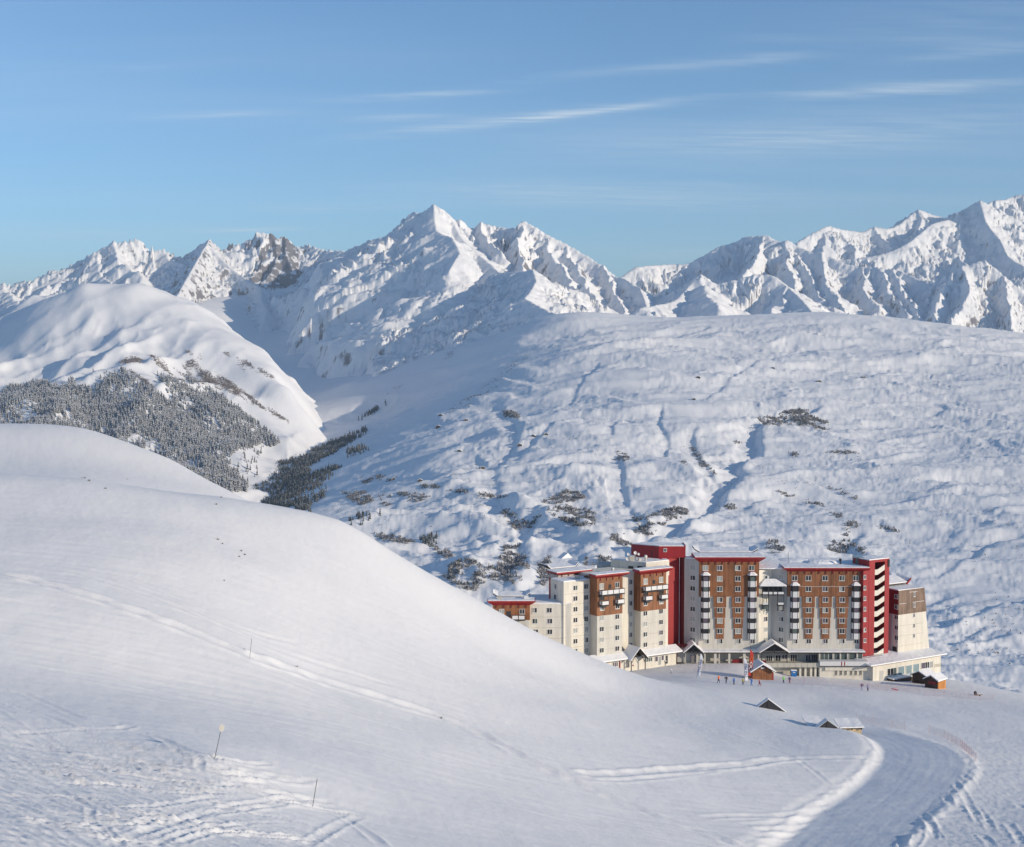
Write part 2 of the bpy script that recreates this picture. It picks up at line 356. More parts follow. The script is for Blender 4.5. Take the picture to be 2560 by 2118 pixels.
def build_near():
    nu = 930
    u = np.concatenate([np.linspace(-.7, -.385, 24)[:-1], np.linspace(-.385, .385, nu - 46), np.linspace(.385, .7, 24)[1:]])
    inv = np.linspace(1 / 56, 1 / 128, 230); inv2 = np.linspace(1 / 128, 1 / 440, 320)[1:]
    Yr = np.concatenate([[8, 14, 22, 32, 44], 1 / inv, 1 / inv2, [452, 470, 500, 540, 600, 700, 850, 1100]])
    U, Y = np.meshgrid(u, Yr); X = U * Y
    Z = near_full(X, Y)
    # beyond the village shelf the ground drops into the valley
    fall = sstep(425, 900, Y); Z = Z * (1 - fall) + (-400) * fall
    churn = np.zeros_like(Z)
    dz = np.zeros_like(Z)
    crest = 300.
    for w, dep, pts in T:
        q = np.array([on_near(a, b, 50, 330)[:2] for a, b in pts])
        near_k = float(np.interp(q[:, 1].mean(), [70, 110, 170], [.42, .6, 1])); w = w * near_k; dep = dep * (near_k + .25) * (1.25 if near_k < .9 else 1)
        if len(q) > 2: q = catmull(q, 3)
        mn = q.min(0) - 4; mx = q.max(0) + 4
        m = (X > mn[0]) & (X < mx[0]) & (Y > mn[1]) & (Y < mx[1])
        if not m.any(): continue
        xs = X[m].astype(np.float32); ys = Y[m].astype(np.float32)
        d, _, s, sg = ridge_field(xs, ys, q)
        L = s.max() + .01; ends = sstep(0, 2.0, s) * sstep(0, 2.0, L - s) * .8 + .2
        n = .65 + .5 * gnoise(s / 2.3, s * 0 + w * 91, 5)
        w_ = w * (1 + .2 * n)
        dep = dep * (.55 if w < .55 else .8)
        prof = -dep * np.exp(-(d / w_) ** 2) + dep * .95 * np.exp(-((d - w_ * 1.7) / (w_ * .55)) ** 2)
        dz[m] += prof * ends * n * 1.25
        churn[m] = np.maximum(churn[m], np.exp(-(d / (2.5 * w)) ** 2))
    # churned area at the lower left and along the right of the plain
    px_l = 1280 + U * FPX
    D = Y
    low = sstep(105, 80, Y + px_l * 0.028 - 12) * sstep(1050, 750, px_l)
    st = ridged((Y + X * .08) / 1.3, (X - Y * .08) / 9, 3, 8); st2 = ridged((Y * .8 + X * .9) / 1.0, (X - Y) / 16, 2, 18)
    dz += low * (.014 * fbm(X / .9 + Y / 4, Y / 2.0, 4, 21, .65) + .075 * st + .07 * st2)
    right = sstep(2230, 2420, px_l) * sstep(300, 240, Y)
    dz += right * (.045 * fbm(X / 1.2, Y / 1.8, 4, 33, .6) + .06 * ridged((Y + X * .05) / 2.2, X / 12, 3, 28))
    churn = np.maximum(churn, np.maximum(low, right) * .7)
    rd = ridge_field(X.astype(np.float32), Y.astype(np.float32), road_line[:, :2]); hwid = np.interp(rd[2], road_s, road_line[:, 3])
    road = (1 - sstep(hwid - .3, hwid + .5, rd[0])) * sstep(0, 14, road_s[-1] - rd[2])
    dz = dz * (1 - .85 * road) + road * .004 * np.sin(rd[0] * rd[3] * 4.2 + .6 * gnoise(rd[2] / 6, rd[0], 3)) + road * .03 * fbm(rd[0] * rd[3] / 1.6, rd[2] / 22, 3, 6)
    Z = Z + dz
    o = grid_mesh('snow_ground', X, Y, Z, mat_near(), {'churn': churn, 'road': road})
    tag(o, kind='structure'); return o
# ------------------------------------------------------------------ the wooded hill at the left
HILL = ctrl([
 (-400,960,5600),(-200,920,5600),(0,856,5600),(65,811,5600),(120,780,5620),(164,755,5650),(203,716,5700),(281,720,5720),(337,715,5700),(389,748,5650),(436,766,5600),(523,818,5500),(570,838,5400),(605,862,5300),(643,897,5200),(700,944,5080),(734,992,4960),(769,1037,4850),
 (0,960,5000),(100,900,5200),(220,850,5350),(350,850,5300),(470,880,5200),(560,930,5050),(640,990,4900),(700,1050,4750),
 (0,1040,4450),(150,1000,4600),(300,960,4750),(420,960,4750),(520,1020,4600),(600,1070,4500),(690,1090,4620),
 (0,1150,3950),(200,1150,3950),(350,1130,4000),(480,1140,4050),(560,1160,4050),(650,1130,4350),
 (300,1260,3450),(450,1260,3500),(560,1230,3700),(620,1190,4000),(600,1290,3500),
 (-400,1150,4000),(-400,1050,4800)]) + [P(a, b, 6900)[:2] + (P(a, b, 6900)[2],) for a, b in ((-400,1060),(0,980),(250,900),(450,960),(600,1060),(760,1150))] + [P(820,1060,5600), P(760,1090,5000), P(800,1040,6000)]
hill_s = TPS(HILL, 1500.0, 1e-4)
def hill_f(X, Y):
    Z = hill_s(X, Y)
    d, _, s, sg = ridge_field(X.astype(np.float32), Y.astype(np.float32), HCREST[:, :2])
    k = np.clip(d / 350, 0, 1)
    n = fbm(X / 420 + Y / 900, Y / 420, 4, 41) * 44 + ridged((X - Y * .4) / 300, (Y + X * .4) / 700, 3, 46) * 26 + fbm((X + Y * .5) / 260, (Y - X * .3) / 700, 3, 44) * 16
    return Z + n * (k * .75 + .1)
HCREST = np.array(ctrl([(-200,920,5600),(0,856,5600),(65,811,5600),(164,755,5650),(203,716,5700),(337,715,5700),(436,766,5600),(523,818,5500),(605,862,5300),(700,944,5080),(769,1037,4850)]))
def build_hill():
    u = np.linspace(-.46, -.13, 440); Yr = np.linspace(3300, 7100, 230)
    U, Y = np.meshgrid(u, Yr); X = U * Y; Z = hill_f(X, Y)
    # bare shrub streaks on the slope
    sc = fbm((X + Y * .55) / 160, (Y - X * .55) / 900, 4, 61)
    o = grid_mesh('wooded_hill', X, Y, Z, mat_far('hill_snow', lo=.75, hi=.95, bump=8, bscale=.006, amt=.7))
    tag(o, kind='structure'); return o
# ------------------------------------------------------------------ moor: the broad open slope and the valley
MOOR = ctrl([
 (2560,1735,1250),(2400,1720,1250),(2150,1750,1250),(1900,1720,1300),
 (2560,1500,1850),(2300,1500,1900),(2000,1500,1900),(1750,1520,1850),(1500,1560,1800),(1200,1560,1750),(1350,1480,1950),
 (2560,1300,2550),(2300,1300,2600),(2000,1330,2450),(1750,1360,2300),(1500,1400,2150),(1300,1440,2000),(1130,1470,1950),
 (2560,1100,3500),(2300,1100,3550),(2000,1100,3450),(1700,1130,3250),(1500,1180,2950),(1300,1230,2750),(1100,1290,2600),(980,1350,2450),
 (2560,950,4450),(2300,950,4450),(2000,950,4350),(1700,960,4200),(1500,1000,3950),(1300,1060,3650),(1150,1120,3400),(1000,1200,3050),(850,1290,2700),
 (2560,850,5400),(2480,826,5600),(2400,816,5700),(2250,796,5800),(2090,782,5900),(1950,786,5800),(1800,792,5750),(1700,796,5700),(1560,799,5650),(1421,798,5600),
 (2800,1500,1900),(2800,1100,3500),(2800,880,5400),
 (2250,860,5100),(1900,860,5050),(1600,860,4900),(1480,880,4750),
 (1400,835,5450),(1300,890,5150),(1200,960,4750),(1080,1040,4350),(950,1120,3950),(830,1190,3650),(700,1290,3200),
 # the shaded flank
 (1372,790,5950),(1250,838,5950),(1100,905,5800),(1000,970,5650),(900,1040,5400),(820,1080,5200),
 (1200,850,6400),(1310,825,6400),(1360,835,6400),(1430,845,6400),(1520,845,6500),(1050,890,6400),(950,935,6300),(850,965,6200),(770,1010,6100),
 # valley bottom line
 (850,1115,4600),(790,1100,4950),(740,1128,4600),(680,1170,4300),(620,1215,4000),(600,1270,3600),(770,1040,5500),
 # bowl to the left
 (690,980,6900),(650,900,7900),(620,850,8300),(760,930,7300),(700,820,8800),(640,770,9200),(800,820,8300),(830,710,9400),(720,720,9700),(600,750,9300),(560,780,8800),(500,860,7600),
 (-300,900,7600),(0,870,7600),(250,800,7600),(300,1300,3300),(0,1300,3300),(-300,1300,3300),
]) + [P(1421,850,7200), P(1800,850,7400), P(2200,850,7400), P(2600,880,7200), P(1700,760,9000), P(2300,740,9500), P(2700,760,9500)] + [P(a, b, 11300) for a, b in ((-300,900),(100,900),(500,900),(800,880),(1200,860),(1600,860),(2000,860),(2500,880))]
moor_s = TPS(MOOR, 2000.0, 1e-4)
# stream gullies: photo polylines, width, depth
GUL = []
def gully(w, d, *pts): GUL.append((w * .34, d * .26, pts))
gully(38,62,(2045,1017),(1990,1035),(1895,1060),(1885,1090),(1890,1120),(1850,1150),(1835,1175),(1850,1190),(1800,1225),(1760,1270),(1700,1310),(1650,1345),(1600,1370),(1580,1420))
gully(20,18,(1745,1075),(1728,1090),(1745,1140),(1765,1180),(1800,1215)); gully(14,14,(1655,1020),(1645,1060),(1668,1095),(1660,1130))
gully(22,22,(1540,1130),(1552,1180),(1560,1230),(1580,1260),(1600,1300),(1620,1350)); gully(40,40,(1250,1250),(1300,1310),(1290,1360),(1270,1420),(1250,1500))
gully(26,26,(1400,1240),(1350,1280),(1320,1320),(1300,1370)); gully(30,30,(2150,1320),(2120,1350),(2140,1380),(2180,1420),(2220,1460))
gully(18,16,(1530,1090),(1530,1060),(1560,1045),(1580,1055)); gully(30,20,(1180,1130),(1230,1170),(1240,1230),(1260,1260))
gully(12,10,(1920,1225),(2000,1250),(2060,1270),(2130,1285)); gully(12,9,(2060,1220),(2110,1235),(2150,1250)); gully(12,9,(2190,1310),(2240,1330),(2290,1345))
gully(24,18,(2330,1000),(2360,1015),(2340,1030)); gully(22,16,(2560,1330),(2470,1360),(2380,1420),(2330,1440)); gully(20,14,(2560,1500),(2450,1540),(2340,1575))
gully(14,10,(1300,1500),(1360,1430),(1420,1400),(1500,1370)); gully(34,28,(1240,1010),(1290,1060),(1270,1120),(1230,1160)); gully(24,18,(1420,1040),(1330,1100),(1290,1140))
gully(30,20,(1000,1230),(960,1260),(900,1300)); gully(20,14,(1900,900),(1820,950),(1760,1000)); gully(18,12,(1500,900),(1450,960),(1420,1010))
gul_w = None
def moor_base(X, Y): return moor_s(X, Y)
def prep_gullies():
    global gul_w
    gul_w = []
    for w, d, pts in GUL:
        q = np.array([raycast(a, b, moor_base, 1200, 7000)[:2] for a, b in pts])
        q = catmull(q, 3); q = q + np.stack([fbm(q[:, 0] / 60, q[:, 1] / 60, 2, 3), fbm(q[:, 0] / 60, q[:, 1] / 60, 2, 8)], -1) * w * .5
        gul_w.append((w, d, q))
def moor_f(X, Y):
    Z = moor_base(X, Y)
    # relief amplitude: gentle mounds, stretched along the contour, stronger low down
    wx = X + 90 * fbm(X / 500, Y / 500, 3, 71); wy = Y + 90 * fbm(X / 500, Y / 500, 3, 72)
    px = 1280 + X / Y * FPX
    edge = sstep(5750, 5300, Y)
    top = sstep(1500, 5500, Y)
    A = (14 + 9 * top)
    n = A * fbm(wx / 520 - wy / 1500, wy / 260, 2, 50, .5) + (6 + 3 * top) * (ridged(wx / 230 + wy / 700, wy / 130, 4, 55) - .8) + 2.4 * fbm(wx / 42, wy / 34, 4, 58, .62)
    # lumpy moraine ground low in the valley
    lump = sstep(3600, 2300, Y) * sstep(2150, 1650, px)
    n = n + lump * (20 * (ridged(wx / 330, wy / 300, 4, 91) - .75) + 5 * fbm(wx / 80, wy / 80, 4, 95))
    # flank above the valley: ribs that run down to the left
    fl = sstep(-.5, .5, (px * -1 + 1350 - (Y - 5600) * .05) / 300) * sstep(3400, 4800, Y)
    rib = ridged((wx + wy * .75) / 420, (wy - wx * .75) / 1500, 4, 77)
    n = n * (1 - .7 * fl) + fl * (rib - .7) * 20
    calm = sstep(980, 760, px) * sstep(6500, 5000, Y)
    n = n * (1 - .75 * calm)
    Z = Z + n * (.35 + .65 * edge) * .8
    Xf = X.astype(np.float32); Yf = Y.astype(np.float32)
    for w, d, q in gul_w:
        mn = q.min(0) - 4 * w; mx = q.max(0) + 4 * w; m = (Xf > mn[0]) & (Xf < mx[0]) & (Yf > mn[1]) & (Yf < mx[1])
        if not m.any(): continue
        dd, _, s, sg = ridge_field(Xf[m], Yf[m], q); e = sstep(0, 3 * w, s) * .8 + .2
        d2 = ridge_field(Xf[m] + np.float32(SUN[0] * w * .6), Yf[m] + np.float32(SUN[1] * w * .6), q)[0]
        dd = dd / (1 + 2.6 * sstep(0.1 * w, -.45 * w, d2 - dd))      # the bank that faces the sun is the gentle one
        dd = dd * (1 + .35 * fbm(Xf[m] / 30, Yf[m] / 30, 2, 88))
        Z[m] += e * (-d * np.exp(-(dd / w) ** 2) + .08 * d * np.exp(-((dd - 2 * w) / w) ** 2))
    return Z
def build_moor():
    prep_gullies()
    u = np.linspace(-.42, .43, 1060)
    Yr = np.concatenate([np.geomspace(1150, 2600, 170), np.geomspace(2600, 6200, 215)[1:], np.geomspace(6200, 11200, 90)[1:]])
    U, Y = np.meshgrid(u, Yr); X = U * Y; Z = moor_f(X, Y)
    rock = -.3 * sstep(5600, 6600, Y)
    o = grid_mesh('snowfield', X, Y, Z, mat_far('moor_snow', rock=(.17, .16, .16, 1), lo=.62, hi=.78, nscale=.02, bump=2.2, bscale=.035, amt=.8), {'rock': rock})
    tag(o, kind='structure'); return o
# ------------------------------------------------------------------ the high mountains
# each ridge: slope, fluting amplitude, fluting length, jaggedness, rockiness, points (photo x, photo y, distance)
RG = []
def ridge(k, flu, lam, jag, rock, *pts): RG.append((k, flu, lam, jag, rock, [P(*p) for p in pts]))
K = 1000
ridge(.75,75,150,22,.34,(-500,760,9720),(-250,740,9936),(0,709,10152),(30,712,10152),(86,699,10152),(125,677,10260),(177,673,10260),(203,675,10260),(218,650,10260),(233,630,10260),(246,640,10314),(259,636,10368),(280,603,10368),(302,607,10368),(319,601,10368),(345,593,10422),(380,606,10476),(391,613,10476),(425,599,10530),(453,605,10530),(470,602,10530),(501,590,10584),(527,587,10584),(553,612,10584),(596,625,10530),(609,604,10530),(631,580,10476),(648,570,10476),(674,566,10476),(690,570,10476),(708,577,10452),(730,592,10440),(752,612,10427),(769,609,10376),(793,622,10304),(821,626,10219),(872,630,9963),(886,618,9819),(900,617,9726),(920,603,9617),(940,600,9458),(964,594,9300))
ridge(.8,78,95,7,.25,(964,594,9300),(980,586,9250),(995,576,9200),(1001,560,9150),(1006,546,9150),(1017,545,9150),(1022,537,9100),(1035,529,9100),(1048,534,9050),(1060,528,9000),(1072,520,8950),(1084,510,8900),(1101,521,8850),(1115,536,8850),(1128,549,8850),(1150,566,8900),(1186,570,9000),(1201,554,9000),(1221,561,9000),(1245,566,9000),(1265,570,8950),(1292,570,8900),(1308,551,8850),(1332,563,8800),(1376,590,8750),(1421,612,8700),(1465,638,8600),(1500,661,8500),(1527,688,8400),(1545,694,8300),(1554,693,8200),(1600,720,7900),(1625,790,7300))
ridge(.72,62,110,5,.18,(1554,692,9600),(1589,667,9700),(1620,664,9800),(1642,662,9900),(1680,660,10000),(1723,656,10000),(1760,637,10000),(1792,617,10000),(1819,610,10000),(1845,600,10000),(1861,592,9950),(1915,588,9800),(1925,592,9750),(1938,601,9700),(1954,603,9650),(1970,600,9600),(1993,614,9550),(2034,632,9400),(2053,628,9350),(2075,640,9300),(2103,656,9200),(2149,667,9100),(2194,667,9000),(2249,676,8900),(2300,700,8700),(2400,745,8300),(2470,790,7900))
ridge(.75,75,120,7,.22,(1993,606,12000),(2034,581,12200),(2060,568,12300),(2075,564,12400),(2103,573,12500),(2153,580,12700),(2185,566,12800),(2210,571,12800),(2231,569,12900),(2250,560,13000),(2280,535,13200),(2295,523,13300),(2310,528,13300),(2331,534,13300),(2373,544,13300),(2400,528,13200),(2418,518,13100),(2435,508,13000),(2450,500,13000),(2469,512,13100),(2480,503,13200),(2491,500,13200),(2514,498,13300),(2530,492,13400),(2542,487,13400),(2560,486,13400),(2620,478,13500),(2700,500,13500),(2900,560,13500))
ridge(.6,55,110,5,.2,(2100,650,11600),(2180,640,11600),(2230,628,11700),(2276,604,11900),(2300,585,12200),(2331,560,12500),(2373,549,12700))
ridge(.65,60,110,6,.22,(2450,503,12900),(2462,545,12500),(2475,570,12200),(2500,600,11900),(2520,640,11500),(2560,665,11200))
ridge(.75,75,95,7,.25,(2249,690,9000),(2300,698,8800),(2350,702,8700),(2377,680,8600),(2400,668,8550),(2418,660,8500),(2440,654,8500),(2464,650,8500),(2480,664,8500),(2514,692,8400),(2560,732,8300),(2700,800,8000))
# lower knolls between the col and the snowfield
ridge(.55,40,90,5,.2,(1600,770,7000),(1660,760,7300),(1690,750,7400),(1715,725,7600),(1735,700,7700),(1751,686,7800),(1770,700,7700),(1796,709,7700),(1830,700,7700),(1893,684,7700),(1915,686,7700),(1938,690,7650),(1955,705,7600),(1975,722,7500),(2000,745,7200),(2040,790,6500))
ridge(.6,20,150,3,.15,(1751,686,7800),(1760,720,7400),(1795,760,6900)); ridge(.6,20,150,3,.15,(1965,715,7550),(1945,750,7200),(1935,780,6700))
# spurs of the great peak
ridge(.68,26,90,4,.12,(1084,511,8900),(1087,550,8650),(1090,575,8500),(1110,588,8350),(1128,592,8250),(1140,610,8100),(1150,632,7950),(1135,655,7800),(1122,680,7650))
ridge(.62,45,85,6,.2,(1128,550,8850),(1150,590,8600),(1170,612,8450),(1200,640,8150),(1226,660,7950),(1248,682,7750),(1292,680,7400),(1320,676,7200),(1332,672,7100),(1341,704,6850),(1325,730,6600),(1312,745,6450),(1345,765,6200),(1372,779,6000),(1421,797,5700))
ridge(.72,36,140,4,.20,(1060,528,9000),(1030,575,8850),(1005,620,8700),(975,670,8550),(945,720,8350),(910,770,8200),(880,820,8000),(850,870,7800))
ridge(.72,32,140,4,.18,(1090,575,8500),(1060,620,8350),(1040,660,8200),(1010,720,7950),(985,790,7600),(945,870,7200),(890,960,6600))
# flutes of the sunlit east shoulder
for a in (((1201,555,9000),(1215,590,8600),(1240,620,8250)),((1308,552,8850),(1300,600,8450),(1296,640,8150),(1310,670,7900)),((1376,591,8750),(1395,640,8350),(1425,690,7950),(1450,730,7600)),((1421,613,8700),(1440,660,8250),(1470,710,7850),(1500,750,7500)),((1500,662,8500),(1530,720,7950),(1565,770,7400))):
    ridge(1.15,62,58,5,.2,*a)
# the pyramid and the rock castle at the left
ridge(.78,60,100,8,.6,(527,588,10584),(522,600,10368),(518,610,10152),(505,630,9882),(488,660,9612),(465,700,9234),(440,745,8856),(425,770,8640),(400,800,8316))
ridge(.78,60,90,6,.42,(518,610,10152),(545,640,9990),(590,680,9774),(630,705,9558),(652,720,9396),(655,750,9072),(667,776,8856),(655,820,8586),(640,870,8208),(632,900,7992))
ridge(.68,55,70,6,.95,(648,570,10476),(655,610,10260),(650,650,10044),(635,680,9882)); ridge(.68,55,70,6,.95,(708,578,10476),(712,620,10206),(735,660,9990),(765,705,9720)); ridge(.66,55,70,6,.95,(674,567,10476),(685,620,10206),(690,660,9990),(680,690,9828))
ridge(.7,40,120,4,.4,(233,631,10260),(248,665,9990),(262,690,9774),(275,700,9612)); ridge(.7,40,120,4,.4,(280,604,10368),(300,640,10044),(330,665,9828),(352,680,9612)); ridge(.6,30,120,4,.3,(125,678,10260),(120,710,9936),(90,740,9612)); ridge(.6,30,120,4,.3,(0,709,10152),(30,740,9720),(60,760,9396))
ridge(.7,40,110,4,.35,(391,614,10476),(420,640,10260),(450,650,10044),(480,665,9720))
# spurs of the right hand peaks
for a in (((1915,589,9800),(1890,630,9350),(1870,680,8900),(1850,700,8600)),((1970,601,9600),(1975,650,9150),(1985,700,8700),(2000,730,8400)),((1970,601,9600),(2000,640,9300),(2030,690,8800),(2060,740,8300)),((2053,630,9350),(2065,680,8800),(2090,730,8300),(2130,780,7700)),((2149,668,9100),(2160,710,8600),(2190,760,8100)),((2194,668,9000),(2220,720,8500),(2270,780,7900)),((2225,672,8950),(2260,730,8350),(2300,780,7800)),
          ((2377,681,8600),(2350,730,8100),(2330,790,7600)),((2418,661,8500),(2425,700,8150),(2400,760,7700),(2380,800,7300)),((2514,693,8400),(2530,750,7900),(2520,820,7200))):
    ridge(1.0,66,62,6,.3,*a)
for a in (((2075,565,12400),(2060,600,12000),(2050,640,11500)),((2103,574,12500),(2130,610,12000),(2140,650,11500)),((2185,567,12800),(2215,600,12400),(2240,625,12000)),((2231,570,12900),(2265,590,12600),(2290,600,12300)),((2295,524,13300),(2300,560,12900),(2290,590,12600)),((2295,524,13300),(2330,560,12900)),((2418,519,13100),(2400,570,12500),(2390,620,12000)),((2514,499,13300),(2530,550,12800),(2555,600,12200)),((2491,501,13200),(2500,540,12800)),((2360,550,12800),(2350,600,12300),(2370,650,11700)),((2400,640,11500),(2450,690,10800),(2500,720,10200))):
    ridge(.9,70,85,6,.28,*a)
def mount_f(X, Y):
    Xf = X.astype(np.float32); Yf = Y.astype(np.float32)
    wx = (70 * fbm(X / 420, Y / 420, 3, 201) + 22 * fbm(X / 110, Y / 110, 2, 205)).astype(np.float32); wy = (70 * fbm(X / 420, Y / 420, 3, 202) + 22 * fbm(X / 110, Y / 110, 2, 206)).astype(np.float32)
    zn = fbm(X / 300, Y / 300, 2, 530).astype(np.float32)
    best = np.full(X.shape, -2500., np.float32); rock = np.zeros_like(best)
    for i, (k, flu, lam, jag, rk, pts) in enumerate(RG):
        q = np.array(pts)
        if len(q) > 3 and len(q) < 8: q = catmull(q, 3)
        q = q.copy(); H = 1700.
        mn = q[:, :2].min(0) - H; mx = q[:, :2].max(0) + H
        m = (Xf > mn[0]) & (Xf < mx[0]) & (Yf > mn[1]) & (Yf < mx[1])
        if not m.any(): continue
        xs, ys = Xf[m], Yf[m]
        d0, z, s, sg = ridge_field(xs, ys, q)
        spur = len(pts) <= 5 and i > 3
        fade = np.clip(d0 / 180, 0, 1)
        if spur:
            fade = .45 + .55 * fade
            d0, z, s, sg = ridge_field(xs + wx[m] * .45, ys + wy[m] * .45, q); L_ = max(float(s.max()), 1.)
            z = z + sstep(0, 160, s) * (-10 + 24 * fbm(s / 110. + i * 3.1, s * 0, 3, 600 + i)) - 10 * sstep(0, 160, s)
        d, _, s2, sg = ridge_field(xs + wx[m] * fade, ys + wy[m] * fade, q)
        z = z * (1 - fade * .0)
        lm = lam * (1 + .0 * s2); f = ridged(s2 / lm + i * 7.3 + 1.6 * zn[m], d / (lam * 4), 4, 300 + i, .6)
        drop = k * d / (1 + d / 2600.) + .9 * np.maximum(0, d - 700) + (1.0 - np.clip(f, 0, 1.2)) * flu * np.clip(d / 160, 0, 1) * np.exp(-d / 1400)
        drop = drop + flu * .25 * np.clip(d / 60, 0, 1) * (fbm(s2 / (lam * .3), d / (lam * .9), 3, 400 + i))
        j = jag * (ridged(s / 38., s * 0 + i, 2, 17) - .7) * np.exp(-d0 / 60)
        rough = np.clip(d0 / 90, 0, 1) * np.exp(-d0 / 900) * (8 * fbm(xs / 130, ys / 130, 5, 510, .6) + rk * 26 * (ridged(xs / 120 + .3 * zn[m] , ys / 120, 4, 520, .6) - .9))
        zz = z - drop + np.minimum(j, jag * .4) + rough
        b = best[m]; r = rock[m]; w = zz > b; b[w] = zz[w]; r[w] = (rk * np.exp(-d / 500))[w]; best[m] = b; rock[m] = r
    return best, rock
def build_mountains():
    mat = mat_far('mountain_snow', rock=(.135, .13, .14, 1), lo=.62, hi=.79, nscale=.006, bump=22, bscale=.008)
    for name, u0, u1, nu, y0, y1, ny in (('mountain_range', -.42, .085, 760, 5500, 10400, 345), ('mountain_range', .085, .43, 520, 5500, 14200, 440)):
        u = np.linspace(u0, u1, nu); Yr = np.geomspace(y0, y1, ny)
        U, Y = np.meshgrid(u, Yr); X = U * Y; Z, rk = mount_f(X, Y)
        Z = np.maximum(Z, -600)
        o = grid_mesh(name, X, Y, Z, mat, {'rock': rk}); tag(o, kind='structure')
def build_floor():
    u = np.linspace(-60000, 60000, 9); U, V = np.meshgrid(u, u)
    o = grid_mesh('valley_floor', U, V, np.full_like(U, -700.), mat_far('floor_snow')); tag(o, kind='structure')
import time as _t
_t0 = _t.time(); build_near(); print('near', _t.time() - _t0); _t0 = _t.time()
build_hill(); build_moor(); print('moor', _t.time() - _t0); _t0 = _t.time()
build_mountains(); build_floor(); print('mount', _t.time() - _t0)
# ------------------------------------------------------------------ haze
def build_haze(density):
    m = bpy.data.materials.new('haze'); m.use_nodes = True; nt = m.node_tree; nt.nodes.clear()
    o = nt.nodes.new('ShaderNodeOutputMaterial'); v = nt.nodes.new('ShaderNodeVolumePrincipled')
    v.inputs['Color'].default_value = (.66, .82, 1, 1); v.inputs['Density'].default_value = density; v.inputs['Anisotropy'].default_value = .0
    nt.links.new(v.outputs[0], o.inputs['Volume'])
    x0, x1, y0, y1, z0, z1 = -60300, 60300, -60300, 60300, -720, 1750
    V = [(x, y, z) for x in (x0, x1) for y in (y0, y1) for z in (z0, z1)]
    F = [(0, 1, 3, 2), (4, 6, 7, 5), (0, 4, 5, 1), (2, 3, 7, 6), (0, 2, 6, 4), (1, 5, 7, 3)]
    tag(tri_mesh('haze', V, F, m), kind='stuff')
# ------------------------------------------------------------------ vegetation
def in_poly(px, py, poly):
    r = np.zeros(px.shape, bool); n = len(poly)
    for i in range(n):
        x1, y1 = poly[i]; x2, y2 = poly[(i + 1) % n]
        c = ((y1 > py) != (y2 > py)) & (px < (x2 - x1) * (py - y1) / (y2 - y1 + 1e-9) + x1); r ^= c
    return r
def project(X, Y, Z):
    z = Z - CAMZ; f = Y * CP - z * SP; v = Y * SP + z * CP
    return 1280 + FPX * X / f, 1059 - FPX * v / f
def mat_conifer(name, amt):
    n = NT(name); geo = n.t.nodes.new('ShaderNodeNewGeometry'); sp = n.t.nodes.new('ShaderNodeSeparateXYZ'); n.t.links.new(geo.outputs['Normal'], sp.inputs[0])
    f = n.math('ADD', n.math('MULTIPLY', n.noise(.35, 3, .7), 1.3), n.math('MULTIPLY', sp.outputs['Z'], .7))
    f = n.rng(f, 1.15 - amt, 1.5 - amt)
    return n.set(Base_Color=n.mix(f, (.06, .066, .06, 1), (.58, .59, .61, 1)), Roughness=.9)
def conifers(name, x, y, z, h, mat, sides=5):
    """many fir trees in one mesh: a trunk and three jagged tiers each"""
    N = len(x); V = []; F = []; off = 0
    th = rng.uniform(0, 6.28, N); base = np.stack([x, y, z], -1)
    tiers = ((.08, .26, .50), (.34, .20, .76), (.60, .13, 1.0))
    vs_, fs = [], []
    per = 0
    for z0, r, z1 in tiers:
        k = sides
        for j in range(k):
            a = th + j * 2 * math.pi / k + rng.uniform(-.25, .25, N); rr = r * h * rng.uniform(.62, 1.12, N) * .8
            vs_.append(base + np.stack([np.cos(a) * rr, np.sin(a) * rr, (z0 + rng.uniform(-.03, .03, N)) * h], -1))
        vs_.append(base + np.stack([rng.uniform(-.02, .02, N) * h, rng.uniform(-.02, .02, N) * h, z1 * h], -1))
        for j in range(k): fs.append((per + j, per + (j + 1) % k, per + k))
        per += k + 1
    for j in range(3):
        a = th + j * 2.094; vs_.append(base + np.stack([np.cos(a) * .018 * h, np.sin(a) * .018 * h, 0 * h - 1], -1))
    vs_.append(base + np.stack([0 * h, 0 * h, .3 * h], -1))
    for j in range(3): fs.append((per + j, per + (j + 1) % 3, per + 3))
    per += 4
    V = np.stack(vs_, 1).reshape(-1, 3); F = (np.array(fs)[None] + (np.arange(N) * per)[:, None, None]).reshape(-1, 3)
    return tri_mesh(name, V, F, mat)
def shrubs(name, x, y, z, r, mat, nb=14):
    """leafless frosted bushes: a spray of thin twig blades fanning out of one root"""
    N = len(x); base = np.stack([x, y, z - .2], -1); vs_, fs = [], []
    for j in range(nb):
        a = rng.uniform(0, 6.28, N); e = rng.uniform(.25, 1.45, N); L = r * rng.uniform(.6, 1.25, N); w = r * rng.uniform(.10, .24, N)
        d = np.stack([np.cos(a) * np.cos(e), np.sin(a) * np.cos(e), np.sin(e)], -1)
        s = np.stack([-np.sin(a), np.cos(a), rng.uniform(-.3, .3, N)], -1)
        root = base + d * (L * .12)[:, None]; mid = base + d * (L * rng.uniform(.5, .7, N))[:, None]
        vs_ += [root, mid + s * w[:, None], base + d * L[:, None], mid - s * w[:, None]]
        fs.append((j * 4, j * 4 + 1, j * 4 + 2)); fs.append((j * 4, j * 4 + 2, j * 4 + 3))
    per = nb * 4; V = np.stack(vs_, 1).reshape(-1, 3); F = (np.array(fs)[None] + (np.arange(N) * per)[:, None, None]).reshape(-1, 3)
    return tri_mesh(name, V, F, mat)
def mat_shrub(name, a, b):
    n = NT(name); f = n.rng(n.noise(.25, 4, .7), .35, .65)
    return n.set(Base_Color=n.mix(f, a, b), Roughness=.95)
